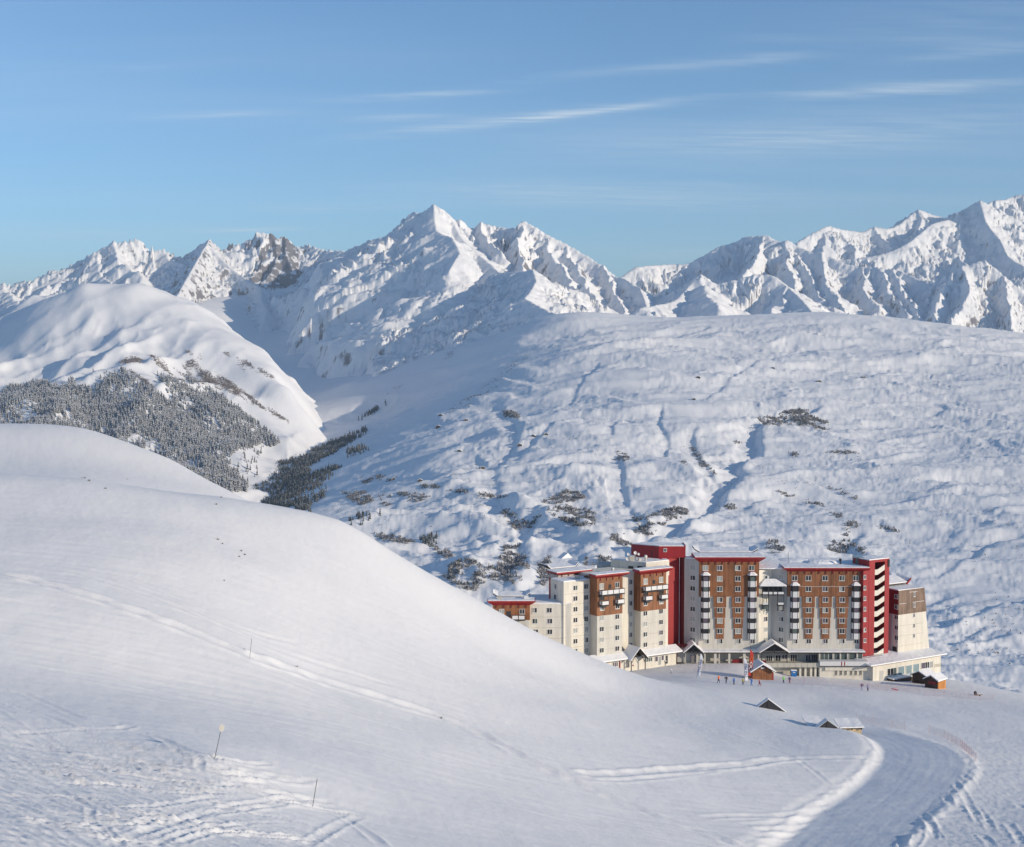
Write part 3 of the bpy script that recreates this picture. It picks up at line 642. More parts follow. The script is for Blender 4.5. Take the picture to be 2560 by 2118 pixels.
Z6 = lambda pts: [(x * .4319, 500 + y * .4319) for x, y in pts]        # enlargement of the wooded hill
Z3 = lambda pts: [(600 + x / 1.909, 1000 + y / 1.909) for x, y in pts]  # enlargement of the valley
Z1 = lambda pts: [(1600 + x / 2.1875, 950 + y / 2.1875) for x, y in pts]
def scatter(fn, polys, x0, x1, y0, y1, n, seed, dens=None):
    g = np.random.default_rng(seed); Y = g.uniform(y0, y1, n); U = g.uniform(x0, x1, n); X = U * Y
    keep = g.uniform(0, 1, n) < Y / y1; X, Y = X[keep], Y[keep]; Z = fn(X, Y); px, py = project(X, Y, Z)
    m = np.zeros(X.shape, bool)
    for p in polys: m |= in_poly(px + g.normal(0, 2.0, px.shape), py + g.normal(0, 1.5, px.shape), p)
    if dens is not None: m &= g.uniform(0, 1, X.shape) < dens(px, py, X, Y)
    return X[m], Y[m], Z[m]
def build_plants():
    wood = [Z6([(-300,1130),(0,1130),(60,1072),(130,1088),(200,1060),(380,1078),(415,1030),(445,1080),(550,1095),(640,1015),(700,985),(760,1030),(860,1080),(930,1130),(1010,1200),(1000,1160),(915,1010),(1090,1085),(1130,1120),(1080,1015),(1240,1110),(1350,1190),(1440,1260),(1530,1330),(1630,1415),(1560,1425),(1500,1400),(1510,1425),(1380,1440),(1340,1480),(1340,1560),(1410,1620),(1440,1690),(1200,1700),(600,1600),(-300,1500)])]
    clear = [Z6([(370,1190),(400,1200),(420,1290),(390,1290)]), Z6([(1060,1200),(1080,1200),(1160,1260),(1150,1275)]), Z6([(1340,1480),(1400,1500),(1480,1510),(1430,1600),(1330,1560)]), Z6([(840,1180),(900,1190),(960,1215),(900,1210)]), Z6([(1050,1520),(1150,1500),(1190,1590),(1080,1560)])]
    X, Y, Z = scatter(hill_f, wood, -.45, -.13, 3350, 5400, 92000, 5)
    px, py = project(X, Y, Z); m = np.ones(X.shape, bool)
    for c in clear: m &= ~in_poly(px, py, c) | (rng.uniform(0, 1, X.shape) < .12)
    g = fbm(X / 130, Y / 130, 3, 91); m &= rng.uniform(0, 1, X.shape) < .78 + .7 * g
    X, Y, Z = X[m], Y[m], Z[m]; print('forest', len(X))
    h = rng.uniform(13, 23, len(X))
    tag(conifers('forest', X, Y, Z - 1, h, mat_conifer('frosted_fir', .24)), kind='stuff')
    # scattered edge trees
    X, Y, Z = scatter(hill_f, [Z6([(1330,1400),(1560,1400),(1480,1520),(1500,1620),(1400,1700),(1330,1600)]), Z6([(300,1000),(640,1000),(640,1100),(0,1100),(0,1060)]), Z6([(1120,1500),(1300,1560),(1400,1640),(1180,1620)])], -.3, -.13, 3350, 5200, 3000, 6)
    X2, Y2, Z2 = X, Y, Z
    tag(conifers('forest_edge', X2, Y2, Z2 - 1, rng.uniform(9, 20, len(X2)), mat_conifer('frosted_fir_edge', .12)), kind='stuff')
    # bare shrub streaks on the hill
    st = [Z6([(1065,872),(1100,875),(1160,900),(1222,945),(1190,940),(1120,905)]), Z6([(1055,965),(1075,935),(1140,925),(1270,1010),(1420,1115),(1515,1190),(1460,1185),(1390,1140),(1300,1110),(1200,1085),(1120,1040)]), Z6([(690,935),(760,905),(820,920),(855,955),(780,940),(700,945)]), Z6([(870,900),(930,920),(990,965),(1060,1010),(1110,1070),(1040,1040),(960,990),(900,950)]), Z6([(1295,885),(1340,885),(1420,920),(1500,975),(1590,1030),(1560,1030),(1460,980),(1410,950),(1415,1000),(1380,985),(1360,930)]), Z6([(1500,1180),(1600,1235),(1680,1285),(1665,1285),(1580,1240),(1500,1200)]), Z6([(740,980),(840,1040),(900,1090),(860,1080),(790,1030)])]
    X, Y, Z = scatter(hill_f, st, -.3, -.13, 3600, 5700, 420000, 8, lambda px, py, X, Y: .35 + .9 * fbm((X + Y * .5) / 60, (Y - X * .5) / 240, 3, 12))
    print('streak', len(X))
    ms = mat_shrub('bare_twigs', (.16, .125, .11, 1), (.32, .28, .27, 1)); mf = mat_shrub('frosted_twigs', (.16, .15, .145, 1), (.50, .49, .50, 1)); md = mat_shrub('dark_twigs', (.10, .098, .095, 1), (.32, .32, .33, 1))
    tag(shrubs('hill_shrubs', X, Y, Z, rng.uniform(2.5, 5.5, len(X)), ms, 5), kind='stuff')
    # dark firs along the valley bottom
    vp = [Z3([(0,400),(80,345),(170,310),(300,268),(420,215),(600,140),(610,150),(500,225),(420,265),(360,300),(300,330),(370,345),(420,320),(480,320),(430,370),(390,400),(420,440),(400,470),(340,500),(330,540),(240,520),(100,500),(0,500)]),
          Z3([(510,240),(600,225),(610,240),(560,265),(515,275)]), Z3([(500,590),(560,560),(680,540),(690,555),(600,590),(520,610)]), Z3([(560,100),(640,45),(700,15),(700,25),(600,85),(520,115)]), Z3([(850,660),(945,655),(940,690),(900,700)])]
    X, Y, Z = scatter(moor_f, vp, -.22, 0, 2300, 5600, 150000, 9, lambda px, py, X, Y: .4 + .7 * fbm(X / 90, Y / 90, 3, 14))
    print('valley firs', len(X))
    tag(conifers('valley_wood', X, Y, Z - 1, rng.uniform(9, 18, len(X)) * np.interp(Y, [2500, 5000], [.8, 1.15]), mat_conifer('valley_fir', -.02)), kind='stuff')
    # bushes in clumps over the snowfield
    D = [Z3(p) for p in ([(1430,490),(1560,430),(1600,440),(1660,460),(1620,480),(1500,500)], [(1460,520),(1560,510),(1690,530),(1690,600),(1600,610),(1500,560)], [(1240,530),(1290,520),(1330,580),(1440,550),(1380,620),(1310,620)],
        [(1230,780),(1270,700),(1360,700),(1375,800),(1340,880),(1260,870)], [(975,850),(1010,790),(1080,760),(1170,800),(1180,860),(1130,910),(1050,900)], [(1180,800),(1230,810),(1240,870),(1190,870)], [(900,700),(960,705),(1030,760),(980,755)],
        [(640,640),(760,650),(830,680),(760,685),(680,670)], [(750,440),(880,450),(930,470),(850,490),(770,480)], [(480,440),(600,440),(640,490),(560,505)], [(1420,790),(1480,750),(1500,860),(1440,890)], [(1870,560),(1960,560),(2090,510),(2100,560),(1980,600),(1900,600)],
        [(1750,650),(1820,640),(1900,630),(1890,690),(1800,700)], [(1640,760),(1760,740),(1780,780),(1650,790)], [(1000,430),(1080,430),(1090,445),(1020,445)], [(1130,450),(1290,460),(1290,472),(1140,468)], [(640,360),(740,370),(720,392),(660,385)], [(580,375),(630,370),(630,395),(590,400)], [(860,400),(950,410),(950,422),(870,420)], [(660,450),(720,450),(720,510),(670,500)], [(1250,55),(1330,60),(1330,85),(1270,85)], [(1790,240),(1850,260),(1855,290),(1800,290)])] + \
        [Z1(p) for p in ([(800,170),(960,150),(900,175),(960,210),(1040,232),(960,250),(860,250),(790,235),(760,190)], [(640,210),(760,205),(780,240),(740,262),(660,240)], [(945,255),(1030,250),(1040,270),(960,275)], [(690,900),(740,885),(795,920),(760,950),(700,940)], [(1010,900),(1080,885),(1140,920),(1120,950),(1030,940)],
        [(0,770),(120,720),(180,700),(270,690),(260,740),(160,780),(60,850),(0,860)], [(510,330),(550,330),(550,350),(520,352)], [(700,603),(800,615),(900,655),(1020,690),(1020,698),(890,668),(790,632),(700,612)], [(1030,590),(1110,610),(1195,648),(1190,656),(1110,628),(1040,604)], [(1290,788),(1390,820),(1510,850),(1510,860),(1390,835),(1290,797)], [(270,355),(320,390),(350,450),(420,520),(400,520),(330,470),(290,400)], [(1130,770),(1210,790),(1150,830),(1120,890),(1110,860)], [(1140,880),(1240,950),(1210,955),(1140,900)], [(1040,730),(1110,740),(1090,760),(1045,752)], [(820,400),(860,400),(860,418),(830,415)], [(230,450),(250,450),(258,472),(232,472)], [(460,690),(520,680),(540,710),(480,710)], [(1000,380),(1200,395),(1200,410),(1010,395)])]
    X, Y, Z = scatter(moor_f, D, -.13, .3, 1700, 5000, 900000, 10, lambda px, py, X, Y: np.interp(Y, [1900, 4200], [.55, 1.1]) * (.42 + .9 * fbm(X / 40, Y / 40, 3, 15)))
    print('clumps', len(X))
    k = rng.uniform(0, 1, len(X)) < .55
    for nm, mm, kk in (('frosted_bushes', mf, k), ('dark_bushes', md, ~k)):
        tag(shrubs(nm, X[kk], Y[kk], Z[kk], rng.uniform(2.4, 5.2, kk.sum()) * np.interp(Y[kk], [2100, 3000, 3600, 4200], [1.5, 1.0, 1.1, 1.6]), mm, 9), kind='stuff')
    # loose single bushes everywhere low down
    allm = [[(600,1290),(1100,1200),(1500,1000),(2000,1000),(2560,900),(2600,1800),(1100,1800),(600,1500)]]
    X, Y, Z = scatter(moor_f, allm, -.2, .38, 1200, 5000, 90000, 11, lambda px, py, X, Y: np.clip(.08 + 1.1 * fbm(X / 170, Y / 90, 4, 16), 0, 1) * np.interp(Y, [1500, 3600, 5000], [.55, .35, .1]))
    print('loose', len(X))
    tag(shrubs('scattered_bushes', X, Y, Z, rng.uniform(1.0, 3.2, len(X)) , mf, 7), kind='stuff')
    # shrub streaks on the shaded flank
    fl = [[(1345,865),(1290,930),(1210,990),(1130,1050),(1080,1060),(1160,1000),(1240,945),(1300,890)], [(1010,960),(960,1010),(930,1020),(980,970)], [(1140,870),(1125,900),(1105,905),(1120,880)], [(1230,810),(1240,830),(1210,830)]]
    X, Y, Z = scatter(moor_f, fl, -.12, .06, 3800, 6800, 60000, 13, lambda px, py, X, Y: .2 + .9 * fbm(X / 60, Y / 60, 3, 18))
    tag(shrubs('flank_shrubs', X, Y, Z, rng.uniform(2.5, 5.0, len(X)), md, 5), kind='stuff')
_t0 = _t.time(); build_plants(); print('plants', _t.time() - _t0)
build_haze(3.4e-5)
# ------------------------------------------------------------------ building helpers
class Fr:
    """a vertical facade plane: s runs along it to the right, o out of it, z up"""
    def __init__(s, px, Y, th, py=1500):
        a, _ = ray(px, py); s.O = (a * Y, Y); s.th = R(th); s.c = math.cos(s.th); s.n = math.sin(s.th)
    def shift(s, o, ds=0):
        f = Fr.__new__(Fr); f.th, f.c, f.n = s.th, s.c, s.n
        f.O = (s.O[0] + f.n * o + f.c * ds, s.O[1] - f.c * o + f.n * ds); return f
    def turn(s, ds, th):
        f = Fr.__new__(Fr); f.th = R(th); f.c = math.cos(f.th); f.n = math.sin(f.th)
        f.O = (s.O[0] + s.c * ds, s.O[1] + s.n * ds); return f
    def w(s, a, o, z): return (s.O[0] + s.c * a + s.n * o, s.O[1] + s.n * a - s.c * o, z)
    def at(s, px, py):
        a, b = ray(px, py); t = (a * s.O[1] - s.O[0]) / (s.c - a * s.n); Y = s.O[1] + t * s.n
        return t, CAMZ + b * Y
class MB:
    def __init__(s): s.V = []; s.F = []; s.M = []
    def add(s, V, F, m=0):
        k = len(s.V); s.V += [tuple(v) for v in V]; s.F += [tuple(i + k for i in f) for f in F]; s.M += [m] * len(F)
    def box(s, f, a0, a1, o0, o1, z0, z1, m=0):
        V = [f.w(a, o, z) for a in (a0, a1) for o in (o0, o1) for z in (z0, z1)]
        s.add(V, [(0, 1, 3, 2), (4, 6, 7, 5), (0, 4, 5, 1), (2, 3, 7, 6), (0, 2, 6, 4), (1, 5, 7, 3)], m)
    def prism(s, f, poly, o0, o1, m=0):
        """poly of (a, z) pushed from o0 to o1"""
        n = len(poly); V = [f.w(a, o0, z) for a, z in poly] + [f.w(a, o1, z) for a, z in poly]
        F = [tuple(range(n)), tuple(range(2 * n - 1, n - 1, -1))] + [(i, i + n, (i + 1) % n + n, (i + 1) % n) for i in range(n)]; s.add(V, F, m)
    def slab(s, f, poly, z0, z1, m=0):
        """poly of (a, o) pushed from z0 to z1; z may be lists"""
        n = len(poly); za = z0 if isinstance(z0, (list, tuple)) else [z0] * n; zb = z1 if isinstance(z1, (list, tuple)) else [z1] * n
        V = [f.w(a, o, z) for (a, o), z in zip(poly, za)] + [f.w(a, o, z) for (a, o), z in zip(poly, zb)]
        F = [tuple(range(n)), tuple(range(2 * n - 1, n - 1, -1))] + [(i, i + n, (i + 1) % n + n, (i + 1) % n) for i in range(n)]; s.add(V, F, m)
    def hexa(s, V, m=0): s.add(V, [(0, 1, 2, 3), (7, 6, 5, 4), (0, 4, 5, 1), (1, 5, 6, 2), (2, 6, 7, 3), (3, 7, 4, 0)], m)
    def bar(s, p, q, r, m=0, n=6):
        p = Vector(p); q = Vector(q); d = (q - p).normalized(); u = d.orthogonal().normalized(); v = d.cross(u)
        V = [p + (u * math.cos(6.2832 * i / n) + v * math.sin(6.2832 * i / n)) * r for i in range(n)] + [q + (u * math.cos(6.2832 * i / n) + v * math.sin(6.2832 * i / n)) * r for i in range(n)]
        s.add(V, [tuple(range(n))[::-1], tuple(range(n, 2 * n))] + [(i, (i + 1) % n, (i + 1) % n + n, i + n) for i in range(n)], m)
    def ball(s, c, rx, ry, rz, m=0, nu=10, nv=7):
        V = []; F = []
        for i in range(nv + 1):
            t = math.pi * i / nv
            for j in range(nu): V.append((c[0] + rx * math.sin(t) * math.cos(6.2832 * j / nu), c[1] + ry * math.sin(t) * math.sin(6.2832 * j / nu), c[2] + rz * math.cos(t)))
        for i in range(nv):
            for j in range(nu): F.append((i * nu + j, (i + 1) * nu + j, (i + 1) * nu + (j + 1) % nu, i * nu + (j + 1) % nu))
        s.add(V, F, m)
    def build(s, name, mats, parent=None):
        me = bpy.data.meshes.new(name); org = Vector((0, 0, 0))
        if parent is not None: org = wloc(parent)
        elif s.V: org = Vector((sum(v[0] for v in s.V) / len(s.V), sum(v[1] for v in s.V) / len(s.V), min(v[2] for v in s.V)))
        me.from_pydata([Vector(v) - org for v in s.V], [], s.F)
        if not isinstance(mats, (list, tuple)): mats = [mats]
        for m in mats: me.materials.append(m)
        me.polygons.foreach_set('material_index', s.M)
        bm = bmesh.new(); bm.from_mesh(me); bmesh.ops.recalc_face_normals(bm, faces=bm.faces); bm.to_mesh(me); bm.free()
        o = bpy.data.objects.new(name, me); C.objects.link(o)
        if parent is not None: o.parent = parent
        else: o.location = org
        return o
def wloc(o):
    v = Vector((0, 0, 0))
    while o is not None: v += o.location; o = o.parent
    return v
def empty(name, loc, label=None, cat=None, group=None):
    o = bpy.data.objects.new(name, None); C.objects.link(o); o.location = loc; o.empty_display_size = .5
    return tag(o, label, cat, group)
def child_copy(src, parent, loc=None):
    c = src.copy(); C.objects.link(c); c.parent = parent
    if loc is not None: c.location = loc
    return c
# ------------------------------------------------------------------ materials of the village
def plaster(name, col, var=.13, rough=.9, sc=.5):
    n = NT(name); a = n.noise(sc, 6, .7, mscale=(1.6, 1.6, .22)); b = n.noise(6, 3, .6)
    lo = tuple(c * (1 - var) for c in col) + (1,); hi = tuple(min(1, c * (1 + var * .6)) for c in col) + (1,)
    return n.set(Base_Color=n.mix(n.rng(a, .3, .7), lo, hi), Roughness=rough, Normal=n.bump(b, .15, .02))
def timber(name, col, plank=.22):
    n = NT(name); v = n.tc.outputs['Object']
    a = n.noise(1.0, 3, .7, mscale=(3.2, 3.2, .05)); b = n.noise(.35, 4, .6, mscale=(1, 1, .6)); g = n.noise(14, 3, .6, mscale=(1, 1, .06))
    f = n.math('ADD', n.math('MULTIPLY', a, .6), n.math('MULTIPLY', b, .5))
    lo = tuple(c * .55 for c in col) + (1,); hi = tuple(min(1, c * 1.45) for c in col) + (1,)
    return n.set(Base_Color=n.mix(n.rng(f, .38, .72), lo, hi), Roughness=.65, Normal=n.bump(g, .3, .02))
def plain(name, col, rough=.6, **k):
    n = NT(name); a = n.noise(1.3, 4, .6)
    lo = tuple(c * .88 for c in col) + (1,); hi = tuple(min(1, c * 1.08) for c in col) + (1,)
    return n.set(Base_Color=n.mix(a, lo, hi), Roughness=rough, **k)
def mat_roofsnow():
    n = NT('roof_snow'); h = n.noise(.6, 5, .55); h2 = n.noise(.15, 3, .5)
    return n.set(Base_Color=SNOW, Roughness=.8, Normal=n.bump(n.math('ADD', h, n.math('MULTIPLY', h2, 2)), .5, .35))
M = dict(cream=plaster('cream_render', (.70, .66, .575)), white=plaster('pale_render', (.60, .575, .515)), grey=plaster('grey_and_shaded_render', (.50, .49, .47)),  # grey also serves walls whose shade is put into the colour
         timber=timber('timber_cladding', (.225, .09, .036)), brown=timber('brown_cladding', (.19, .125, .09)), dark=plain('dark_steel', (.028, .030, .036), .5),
         red=plaster('red_metal', (.31, .013, .017), .14, .5), deepred=plaster('deep_and_shaded_red', (.20, .010, .017), .10, .5), panel=plain('white_panel', (.70, .70, .70), .4),  # deep red also serves red faces with their shade painted in
         frame=plain('white_frame', (.74, .74, .72), .4), snow=mat_roofsnow(), fascia=plain('dark_fascia', (.05, .04, .035), .7), wood=timber('hut_wood', (.30, .12, .05)), orange=timber('sunlit_orange_wood', (.55, .24, .06)),
         darkwood=timber('dark_and_shaded_wood', (.06, .035, .025)), beige=plaster('beige_wall', (.52, .41, .27)), concrete=plaster('concrete', (.50, .48, .42)))
def glass(name, col, rough=.12):
    n = NT(name); return n.set(Base_Color=n.mix(n.noise(.7, 2), tuple(c * .8 for c in col) + (1,), tuple(c * 1.2 for c in col) + (1,)), Roughness=rough, IOR=1.5)
G = [glass('dark_glass', (.035, .035, .04)), glass('curtained_glass', (.34, .35, .33), .4), glass('green_glass', (.10, .13, .125)), glass('violet_glass', (.12, .10, .13))]
# ------------------------------------------------------------------ windows: one mesh set per width, shared
_wcache = {}
def window(parent, f, px, py, wm=1.34, hm=1.3, o=0.0, kind=None, frame='frame'):
    """a casement at a photo position on facade f; frame mesh with its pane as a child"""
    a, z = f.at(px, py); a -= 0; kind = random.choice((0, 0, 1, 2, 3, 4)) if kind is None else kind
    key = (round(f.th, 3), wm, hm, frame)
    g0 = Fr.__new__(Fr); g0.O = (0, 0); g0.th, g0.c, g0.n = f.th, f.c, f.n
    if key not in _wcache:
        b = MB(); t = .075; hw, hh = wm / 2, hm / 2
        b.box(g0, -hw, hw, .002, .085, hh - t, hh); b.box(g0, -hw, hw, .002, .085, -hh, -hh + t)
        b.box(g0, -hw, -hw + t, .002, .08, -hh + t, hh - t); b.box(g0, hw - t, hw, .002, .08, -hh + t, hh - t)
        b.box(g0, -.045, .045, .002, .075, -hh + t, hh - t); b.box(g0, -hw - .06, hw + .06, .002, .17, -hh - .07, -hh - .002)
        e = empty('window_seed', (0, 0, 0)); fr_o = b.build('window', M[frame], e); me = fr_o.data; bpy.data.objects.remove(fr_o); panes = []
        for k in range(5):
            p = MB(); L, Rr = ((0, 0), (1, 0), (0, 2), (1, 1), (3, 0))[k]
            p.box(g0, -hw + t, -.045, .004, .03, -hh + t, hh - t, 0); p.box(g0, .045, hw - t, .004, .03, -hh + t, hh - t, 1)
            q = p.build('pane', [G[L], G[Rr]], e); panes.append(q.data); bpy.data.objects.remove(q)
        bpy.data.objects.remove(e); _wcache[key] = (me, panes)
    me, panes = _wcache[key]
    w = bpy.data.objects.new('window', me); C.objects.link(w); w.parent = parent; w.location = Vector(f.w(a, o, z)) - wloc(parent)
    p = bpy.data.objects.new('pane', panes[kind]); C.objects.link(p); p.parent = w
    return w
def part(parent, name, mats, fn):
    b = MB(); fn(b); return b.build(name, mats, parent)
def cornice(parent, f, a0, a1, z0, z1, out, back, o0=0, left=True, right=True, mat='red'):
    """flared fascia: narrow at the wall, wide at its top edge; snow lies on the deck inside"""
    l = out if left else 0; r = out if right else 0; th = .25
    b = MB()
    P0 = [(a0, o0 + .02), (a1, o0 + .02), (a1, -back), (a0, -back)]; P1 = [(a0 - l, o0 + out), (a1 + r, o0 + out), (a1 + r, -back), (a0 - l, -back)]
    zm = z1 - .32
    b.slab(f, P0, z0, z0 + .01)
    V = [f.w(a, o, z0 + .01) for a, o in P0] + [f.w(a, o, zm) for a, o in P1]
    b.add(V, [(0, 1, 5, 4), (1, 2, 6, 5), (2, 3, 7, 6), (3, 0, 4, 7)]); b.slab(f, P1, zm, z1)
    b.build('cornice', M[mat], parent)
    s = MB(); i = .18; PS = [(a0 - l + i, o0 + out - i), (a1 + r - i, o0 + out - i), (a1 + r - i, -back + i), (a0 - l + i, -back + i)]
    s.slab(f, PS, z1 + .002, [z1 + .16, z1 + .16, z1 + .26, z1 + .26]); s.build('roof_snow', M['snow'], parent)
    n = max(3, int((a1 - a0) / 1.75))
    for k in range(n):
        a = a0 + (k + .5) * (a1 - a0) / n
        part(parent, 'bracket', M['deepred'] if mat == 'red' else M['dark'], lambda b: b.prism(f.turn(0, math.degrees(f.th)), [(a - .09, z0 - .65), (a + .09, z0 - .65), (a + .09, z0 - .003), (a - .09, z0 - .003)], o0 + .004, o0 + .22))
def tilted_roof(parent, f, a0, a1, o_low, o_high, z_low, z_high, ends=1.2, thick=.30, under='fascia', name='rear_roof'):
    """the far half of the roof, rising to its outer edge, with turned up ends"""
    def sheet(b, dz0, dz1):
        for (x0, x1, e0, e1) in ((a0 - ends, a0, 1, 0), (a0, a1, 0, 0), (a1, a1 + ends, 0, 1)):
            q = []
            for dz in (dz0, dz1):
                q += [f.w(x0, o_low - e0 * (o_high - o_low) * -.0, z_low + e0 * .9 + dz), f.w(x1, o_low, z_low + e1 * .9 + dz), f.w(x1, o_high, z_high + e1 * .5 + dz), f.w(x0, o_high, z_high + e0 * .5 + dz)]
            b.hexa(q)
    part(parent, name, M[under], lambda b: sheet(b, -thick, -.003)); part(parent, 'roof_snow', M['snow'], lambda b: sheet(b, 0, .22))
def balcony_row(parent, f, a0, a1, z0, z1, n, o0, depth=1.1, posts=True):
    """dark steel frame with white infill panels"""
    b = MB(); t = .1
    b.box(f, a0, a1, o0, o0 + depth, z0 - .16, z0); b.box(f, a0, a1, o0 + depth - t, o0 + depth, z1 - t, z1)
    for k in range(n + 1):
        a = a0 + (a1 - a0 - t) * k / n; b.box(f, a, a + t, o0 + depth - t, o0 + depth, z0, z1 - t)
    b.box(f, a0, a0 + t, o0 + .003, o0 + depth - t, z1 - t, z1); b.box(f, a1 - t, a1, o0 + .003, o0 + depth - t, z1 - t, z1)
    o = b.build('balcony', M['dark'], parent)
    for k in range(n):
        s0 = a0 + (a1 - a0 - t) * k / n + t + .06; s1 = a0 + (a1 - a0 - t) * (k + 1) / n - .06
        part(o, 'panel', M['panel'], lambda q: q.box(f, s0, s1, o0 + depth - .05, o0 + depth + .05, z0 + .22, z1 - t - .05))
    part(o, 'side_panel', M['panel'], lambda q: q.box(f, a0 - .03, a0 + .03, o0 + .15, o0 + depth - .2, z0 + .22, z1 - t - .05))
    return o
def gable_roof(parent, f, a0, a1, o0, o1, zE, zR, over=.35, thick=.18, snow=.35, am=None, wood='fascia', name='roof'):
    """ridge runs along o"""
    am = (a0 + a1) / 2 if am is None else am
    def half(b, x0, z0, x1, z1, d0, d1):
        V = [f.w(x0, o0, z0 + d0), f.w(x1, o0, z1 + d0), f.w(x1, o1 + over, z1 + d0), f.w(x0, o1 + over, z0 + d0)] + [f.w(x0, o0, z0 + d1), f.w(x1, o0, z1 + d1), f.w(x1, o1 + over, z1 + d1), f.w(x0, o1 + over, z0 + d1)]
        b.hexa(V)
    for x, sl in ((a0, -1), (a1, 1)):
        sl_ = (zR - zE) / abs(x - am); xe = x + sl * over; ze = zE - over * sl_
        b = MB(); half(b, xe, ze, am, zR, 0, thick); r = b.build(name, M[wood], parent)
        b = MB(); half(b, xe + sl * .05, ze - .05 * sl_ , am, zR, thick + .003, thick + snow); b.build('snow_cover', M['snow'], r)
# ------------------------------------------------------------------ the hotel
def hotel():
    ZA = lambda x, y: (1200 + x / 4.038, 1340 + y / 4.038); ZB = lambda x, y: (1700 + x / 4.57, 1340 + y / 4.57)
    ZC = lambda x, y: (2060 + x / 4.453, 1370 + y / 4.453)
    GZ = -9.0
    # --- low block half hidden by the slope
    f = Fr(1326, 355.5, 0); ft = Fr(1233, 354.3, 0)
    t = empty('hotel_block', f.w(0, 0, 0), 'low cream hotel block with red flared roof, half hidden behind the snow slope', 'building')
    a1, zt = f.at(1409, 1510)
    part(t, 'wall', M['cream'], lambda b: b.box(f, -.5, a1 + 2, -11, 0, GZ, zt)); part(t, 'roof_snow', M['snow'], lambda b: b.slab(f, [(-.4, -.1), (a1 + 1.9, -.1), (a1 + 1.9, -10.9), (-.4, -10.9)], zt + .002, [zt + .35, zt + .2, zt + .5, zt + .6]))
    b1, zc = ft.at(1325, 1513); _, zw = ft.at(1300, 1550); _, zc1 = ft.at(1300, 1500.5)
    part(t, 'tower_wall', M['white'], lambda b: b.box(ft, 0, b1 - .3, -10, 0, GZ, zw)); part(t, 'timber_cladding', M['timber'], lambda b: b.box(ft, -.12, b1, -10, .12, zw + .003, zc))
    cornice(t, ft, -.1, b1, zc, zc1, 1.35, 3.2, .12)
    _, zr0 = ft.at(1280, 1494); tilted_roof(t, ft, 1.2, b1 - 1.2, -3.6, -7.5, zc1 + .3, zc1 + .9, 1.3, name='upturned_roof')
    part(t, 'chimney', M['concrete'], lambda b: b.box(ft, .9, 2.2, -1.6, -.6, zc1 + .18, zc1 + .85)); part(t, 'chimney', M['panel'], lambda b: b.slab(ft, [(7.9, -.4), (9.0, -.4), (9.0, -1.4), (7.9, -1.4)], zc1 + .18, zc1 + 1.0))
    for x, y in ((550, 750), (700, 750), (555, 860), (705, 860), (562, 968), (705, 968)): window(t, f, *ZA(x, y))
    for x in (218, 425): window(t, ft, *ZA(x, 762), o=.12)
    balcony_row(t, ft, *[ft.at(*ZA(x, 820))[0] for x in (320, 455)], ft.at(*ZA(385, 842))[1], ft.at(*ZA(385, 792))[1], 2, .12)
    balcony_row(t, ft, *[ft.at(*ZA(x, 820))[0] for x in (395, 455)], ft.at(*ZA(385, 950))[1], ft.at(*ZA(385, 905))[1], 1, .12)
    part(t, 'doorway', G[0], lambda b: b.box(ft, *[ft.at(*ZA(x, 780))[0] for x in (268, 312)], .122, .2, ft.at(*ZA(290, 815))[1], ft.at(*ZA(290, 760))[1]))
    def joints(t, f, a0, a1, z0, z1, step=2.78, o=0.):
        z = z1 - step
        while z > z0: part(t, 'floor_joint', M['joint'], lambda b: b.box(f, a0, a1, o + .001, o + .012, z - .03, z + .03)); z -= step
    joints(t, f, .3, a1, -2, zt - .6)
    # --- the angled wing
    F2 = Fr(1409, 355.2, 31)
    t = empty('hotel_block', F2.w(8, 0, 0), 'angled cream hotel wing with two timber topped towers under red flared roofs', 'building')
    sA = F2.at(1474, 1500)[0]; fT = F2.shift(3.2); zA = F2.at(1440, 1453)[1]
    sT1a = fT.at(1492, 1500)[0]; sT1b = fT.at(1555, 1500)[0]; sT2a = fT.at(1601, 1500)[0]; sT2b = fT.at(1664, 1500)[0]
    zT1 = fT.at(1520, 1444)[1]; zT1c = fT.at(1530, 1434.5)[1]; zT2 = fT.at(1632, 1434)[1]; zT2c = fT.at(1640, 1423)[1]
    part(t, 'wall', M['cream'], lambda b: b.box(F2, 0, sT1a + 1, -6.2, 0, GZ, zA)); part(t, 'wall', M['cream'], lambda b: b.box(F2, sT1a + 1.003, sT2b + 1.1, -9, .2, GZ, zT1 + .4))
    part(t, 'roof_snow', M['snow'], lambda b: b.slab(F2, [(.1, -.1), (sT1a + .9, -.1), (sT1a + .9, -6.1), (.1, -6.1)], zA + .002, [zA + .3, zA + .2, zA + .35, zA + .3]))
    part(t, 'edge_wall', M['red'], lambda b: b.box(F2, -.05, .5, -6.9, -6.203, zA - 9, zA + .1))
    part(t, 'end_wall', M['cream'], lambda b: b.box(F2, sT2b + .003, sT2b + 1.3, .203, 2.6, GZ, zT2 + .2))
    zw1 = fT.at(1523, 1537)[1]; zw2 = fT.at(1632, 1525.5)[1]
    for (a0, a1_, zw, zc, zt_) in ((sT1a, sT1b, zw1, zT1, zT1c), (sT2a, sT2b, zw2, zT2, zT2c)):
        part(t, 'tower_wall', M['white'], lambda b: b.box(fT, a0 + .12, a1_, -6, 0, GZ, zw)); part(t, 'timber_cladding', M['timber'], lambda b: b.box(fT, a0, a1_ + .08, -6, .12, zw + .003, zc))
        cornice(t, fT, a0, a1_, zc, zt_ + .25, 1.45, 1.6, .12)
        part(t, 'downpipe', M['frame'], lambda b: b.bar(fT.w(a0 + .4, .17, zc - 3.4), fT.w(a0 + 2.6, .17, zc - 3.4), .04))
